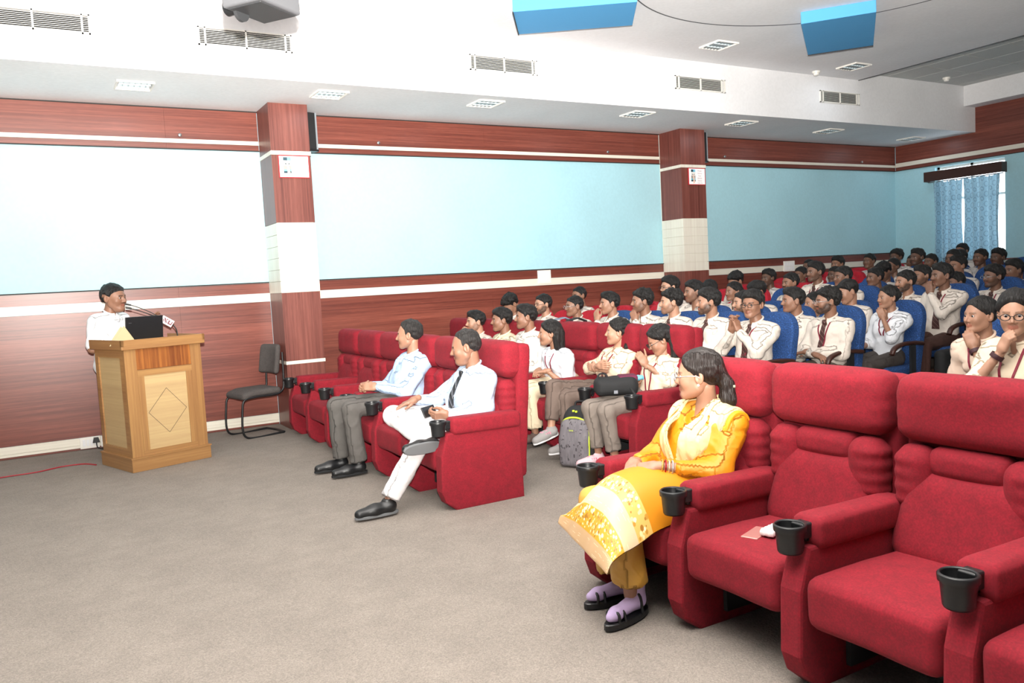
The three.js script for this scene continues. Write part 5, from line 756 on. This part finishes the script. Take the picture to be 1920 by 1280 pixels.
// girls across the aisle
student({ X: 5.18, Z: -2.92, h: [5.1, 1.115, -2.95], q: 2, f: 1, label: 'girl in a cream shirt with dark wristband, chin on her fist', band: ['l', 'wristband'], hair: 'tied', skin: 'mid', pose: 'chin', shirt: 0xe2cbb8, sleeve: 1.2, lanyard: maroon, yaw: -0.35, trousers: 0x6b5c52 });
student({ X: 4.32, Z: -2.33, h: [4.35, 1.185, -2.335], q: 2, f: 1, label: 'girl in round glasses with long hair leaning on her fist', band: ['r', 'wristband'], hair: 'long', skin: 'fair', pose: 'chinR', glasses: 'black', shirt: 0xe0cfb6, sleeve: 1.2, lanyard: maroon, yaw: 0.35, pitch: 0.1 });
student({ X: 5.18, Z: -2.36, h: [5.2, 1.2, -2.62], q: 1, f: 1, label: 'dark-haired girl hidden behind the one in round glasses', hair: 'bob', skin: 'mid', shirt: 0xe0cfb6 });
// ---------------------------------------------------------------- belongings
{
  const g = mat(0xffffff, 0.85, { map: tex(256, 256, (x, y) => { const u = x / 256, v = y / 256, n = pnoise(u, v, 22, 30, 5), m = pnoise(u, v, 50, 12, 6), k = (n > 0.5 && m > -0.1) ? 0.6 : 1 + 0.06 * m; return [112 * k, 108 * k, 113 * k].map(clamp); }, { repeat: [2.5, 2.5] }) });
  const b = thing('backpack', 'grey printed backpack with lime zips standing on the carpet', 'backpack', null, [3.62, 0, -5.30], -1.05), shell = (x, y, z) => { const t = Math.max(0, (y - 0.2) / 0.28); return rbox(0, 0.235, 0, 0.155, 0.235, 0.085, 0.07)(x * (1 + 0.5 * t * t), y, z * (1 + 0.35 * t) + 0.10 * t * t) + 0.004 * noise3(x * 14, y * 14, z * 14); };
  add(b, 'main_bag', uvm(meshSDF((x, y, z) => Math.max(shell(x, y, z), 0.004 - y), [-0.2, -0.01, -0.2], [0.2, 0.5, 0.14], 0.011)), M.blackMatte);
  add(b, 'front_pocket', uvm(meshSDF((x, y, z) => { const t = Math.max(0, (y - 0.2) / 0.28); return rbox(0, 0.195, 0.075, 0.13, 0.19, 0.05, 0.045)(x * (1 + 0.55 * t * t), y, z * (1 + 0.2 * t) + 0.07 * t * t) + 0.004 * noise3(x * 15, y * 15, z * 15); }, [-0.2, -0.01, -0.05], [0.2, 0.42, 0.16], 0.011)), g);
  add(b, 'zip', tube([[0.128, 0.10, 0.085], [0.124, 0.25, 0.075], [0.10, 0.355, 0.06], [0.05, 0.388, 0.062], [-0.05, 0.388, 0.062], [-0.10, 0.355, 0.06], [-0.122, 0.26, 0.075]], 0.0075, 40, 6), mat(0xc3dc3a, 0.6)); add(b, 'zip_puller', merge([rb(-0.02, 0.435, 0.03, -0.004, 0.45, 0.05, 0.004), rb(0.004, 0.43, 0.03, 0.02, 0.445, 0.05, 0.004)]), mat(0xc3dc3a, 0.6));
  add(b, 'grab_handle', tube([[-0.05, 0.455, -0.07], [-0.04, 0.495, -0.075], [0.04, 0.495, -0.075], [0.05, 0.455, -0.07]], 0.008, 20, 6), M.blackMatte); for (const s of [-1, 1]) add(b, 'shoulder_strap', tube([[s * 0.07, 0.44, -0.1], [s * 0.11, 0.3, -0.13], [s * 0.12, 0.1, -0.11], [s * 0.11, 0.04, -0.07]], 0.014, 20, 6), M.blackMatte);
  const lg = document.createElement('canvas'); lg.width = 128; lg.height = 48; const lc = lg.getContext('2d'); lc.fillStyle = '#6c686d'; lc.fillRect(0, 0, 128, 48); lc.fillStyle = '#b7cf3f'; lc.font = 'bold 36px sans-serif'; lc.fillText('SKYB', 12, 36); const lt = new THREE.CanvasTexture(lg); lt.colorSpace = THREE.SRGBColorSpace; add(b, 'logo_patch', new THREE.PlaneGeometry(0.055, 0.02).translate(0.0, 0.30, 0.118), mat(0xffffff, 0.8, { map: lt }));
  const c = thing('shoulder_bag', 'black and maroon bag lying on the lap of the girl in black glasses', 'bag', null, [3.86, 0.56, -5.10], -0.5); add(c, 'bag_body', uvm(meshSDF((x, y, z) => rbox(0, 0.07, 0, 0.17, 0.072, 0.1, 0.06)(x, y, z) + 0.006 * noise3(x * 14, y * 14, z * 14), [-0.21, -0.03, -0.14], [0.21, 0.17, 0.14], 0.011)), M.blackMatte);
  add(c, 'maroon_flap', rb(0.02, 0.1, -0.09, 0.17, 0.15, 0.06, 0.02, 3), mat(0x5e1b3a, 0.8)); add(c, 'carry_strap', tube([[0.1, 0.06, 0.1], [0.14, -0.02, 0.12], [0.17, -0.1, 0.1], [0.16, -0.12, 0.02]], 0.011, 20, 6), M.blackMatte); add(c, 'bag_label', bx(-0.03, 0.02, 0.098, 0.0, 0.045, 0.102), mat(0x777a82, 0.6)); add(c, 'bag_grip', tube([[-0.15, 0.12, 0.03], [-0.13, 0.165, 0.02], [-0.08, 0.165, 0.0], [-0.06, 0.135, 0]], 0.008, 16, 6), M.blackMatte);
  const u = thing('handbag', 'black handbag with pale print tucked under the seat of the girl in glasses', 'bag', null, [4.02, 0.004, -4.95], -0.6); add(u, 'bag_body', meshSDF((x, y, z) => rbox(0, 0.09, 0, 0.12, 0.09, 0.05, 0.035)(x, y, z), [-0.14, -0.01, -0.07], [0.14, 0.2, 0.07], 0.012), M.black); add(u, 'bag_print', rb(0.03, 0.05, 0.045, 0.1, 0.13, 0.053, 0.003), mat(0xb5ab98, 0.7));
  const sb = thing('backpack', 'grey and black backpack hung over the top of a second row recliner', 'backpack', null, [4.50, 1.0, -6.62], FACE); for (const x of [-0.14, 0.1]) add(sb, 'shoulder_strap', ribbon([[x, -0.14, 0.17], [x, 0.02, 0.15], [x + 0.01, 0.075, 0.1], [x + 0.02, 0.09, 0.0], [x + 0.02, 0.06, -0.08], [x + 0.02, -0.05, -0.1]], [0.05, 0.055, 0.06, 0.06, 0.055, 0.05], [1, 0, 0], 0.012), x < 0 ? mat(0x6f7b8c, 0.85) : M.blackMatte); add(sb, 'main_bag', meshSDF((x, y, z) => rbox(0, -0.16, -0.17, 0.16, 0.2, 0.08, 0.06)(x, y, z), [-0.2, -0.4, -0.28], [0.2, 0.08, -0.06], 0.014), M.blackMatte);
  const p = thing('smartphone', 'rose phone and white netted pouch lying on the empty recliner', 'phone', null, [2.40, 0.437, -2.29], 0.35); add(p, 'phone_body', rb(-0.075, 0, -0.035, 0.075, 0.009, 0.035, 0.004), mat(0xc98f88, 0.3, { metalness: 0.4 }));
  const po = thing('key_pouch', 'white quilted key pouch with a ring beside the rose phone', 'pouch', null, [2.44, 0.447, -2.235], 0.2); add(po, 'pouch_body', uvm(meshSDF((x, y, z) => rbox(0, 0.014, 0, 0.065, 0.014, 0.032, 0.012)(x, y, z) + 0.0025 * Math.sin(x * 260) * Math.sin(z * 260), [-0.08, -0.01, -0.05], [0.08, 0.04, 0.05], 0.005)), mat(0xe9ecea, 0.7)); add(po, 'key_ring', new THREE.TorusGeometry(0.014, 0.0018, 6, 20).rotateX(1.5).translate(0.085, 0.006, 0), M.steel); add(po, 'key', bx(0.095, 0.003, -0.004, 0.13, 0.006, 0.004), M.steel);
  const k = thing('backpack', 'black striped backpack hanging beside the finger-biting student', 'backpack', null, [7.62, 0.12, -4.74], FACE); add(k, 'main_bag', meshSDF((x, y, z) => rbox(0, 0.24, 0, 0.06, 0.24, 0.15, 0.055)(x, y, z), [-0.1, -0.02, -0.18], [0.1, 0.5, 0.18], 0.014), M.blackMatte); for (let i = 0; i < 3; i++) add(k, 'stripe', tube([[0.06, 0.42 - i * 0.04, -0.1], [0.064, 0.3, -0.02 + i * 0.03], [0.062, 0.1, 0.0 + i * 0.035]], 0.004, 14, 5), M.steel);
}
scene.traverse((o) => { if (o.isMesh) { o.castShadow = true; o.receiveShadow = true; } if (o.isLight && o.shadow) o.castShadow = true; });
renderer.render(scene, camera);
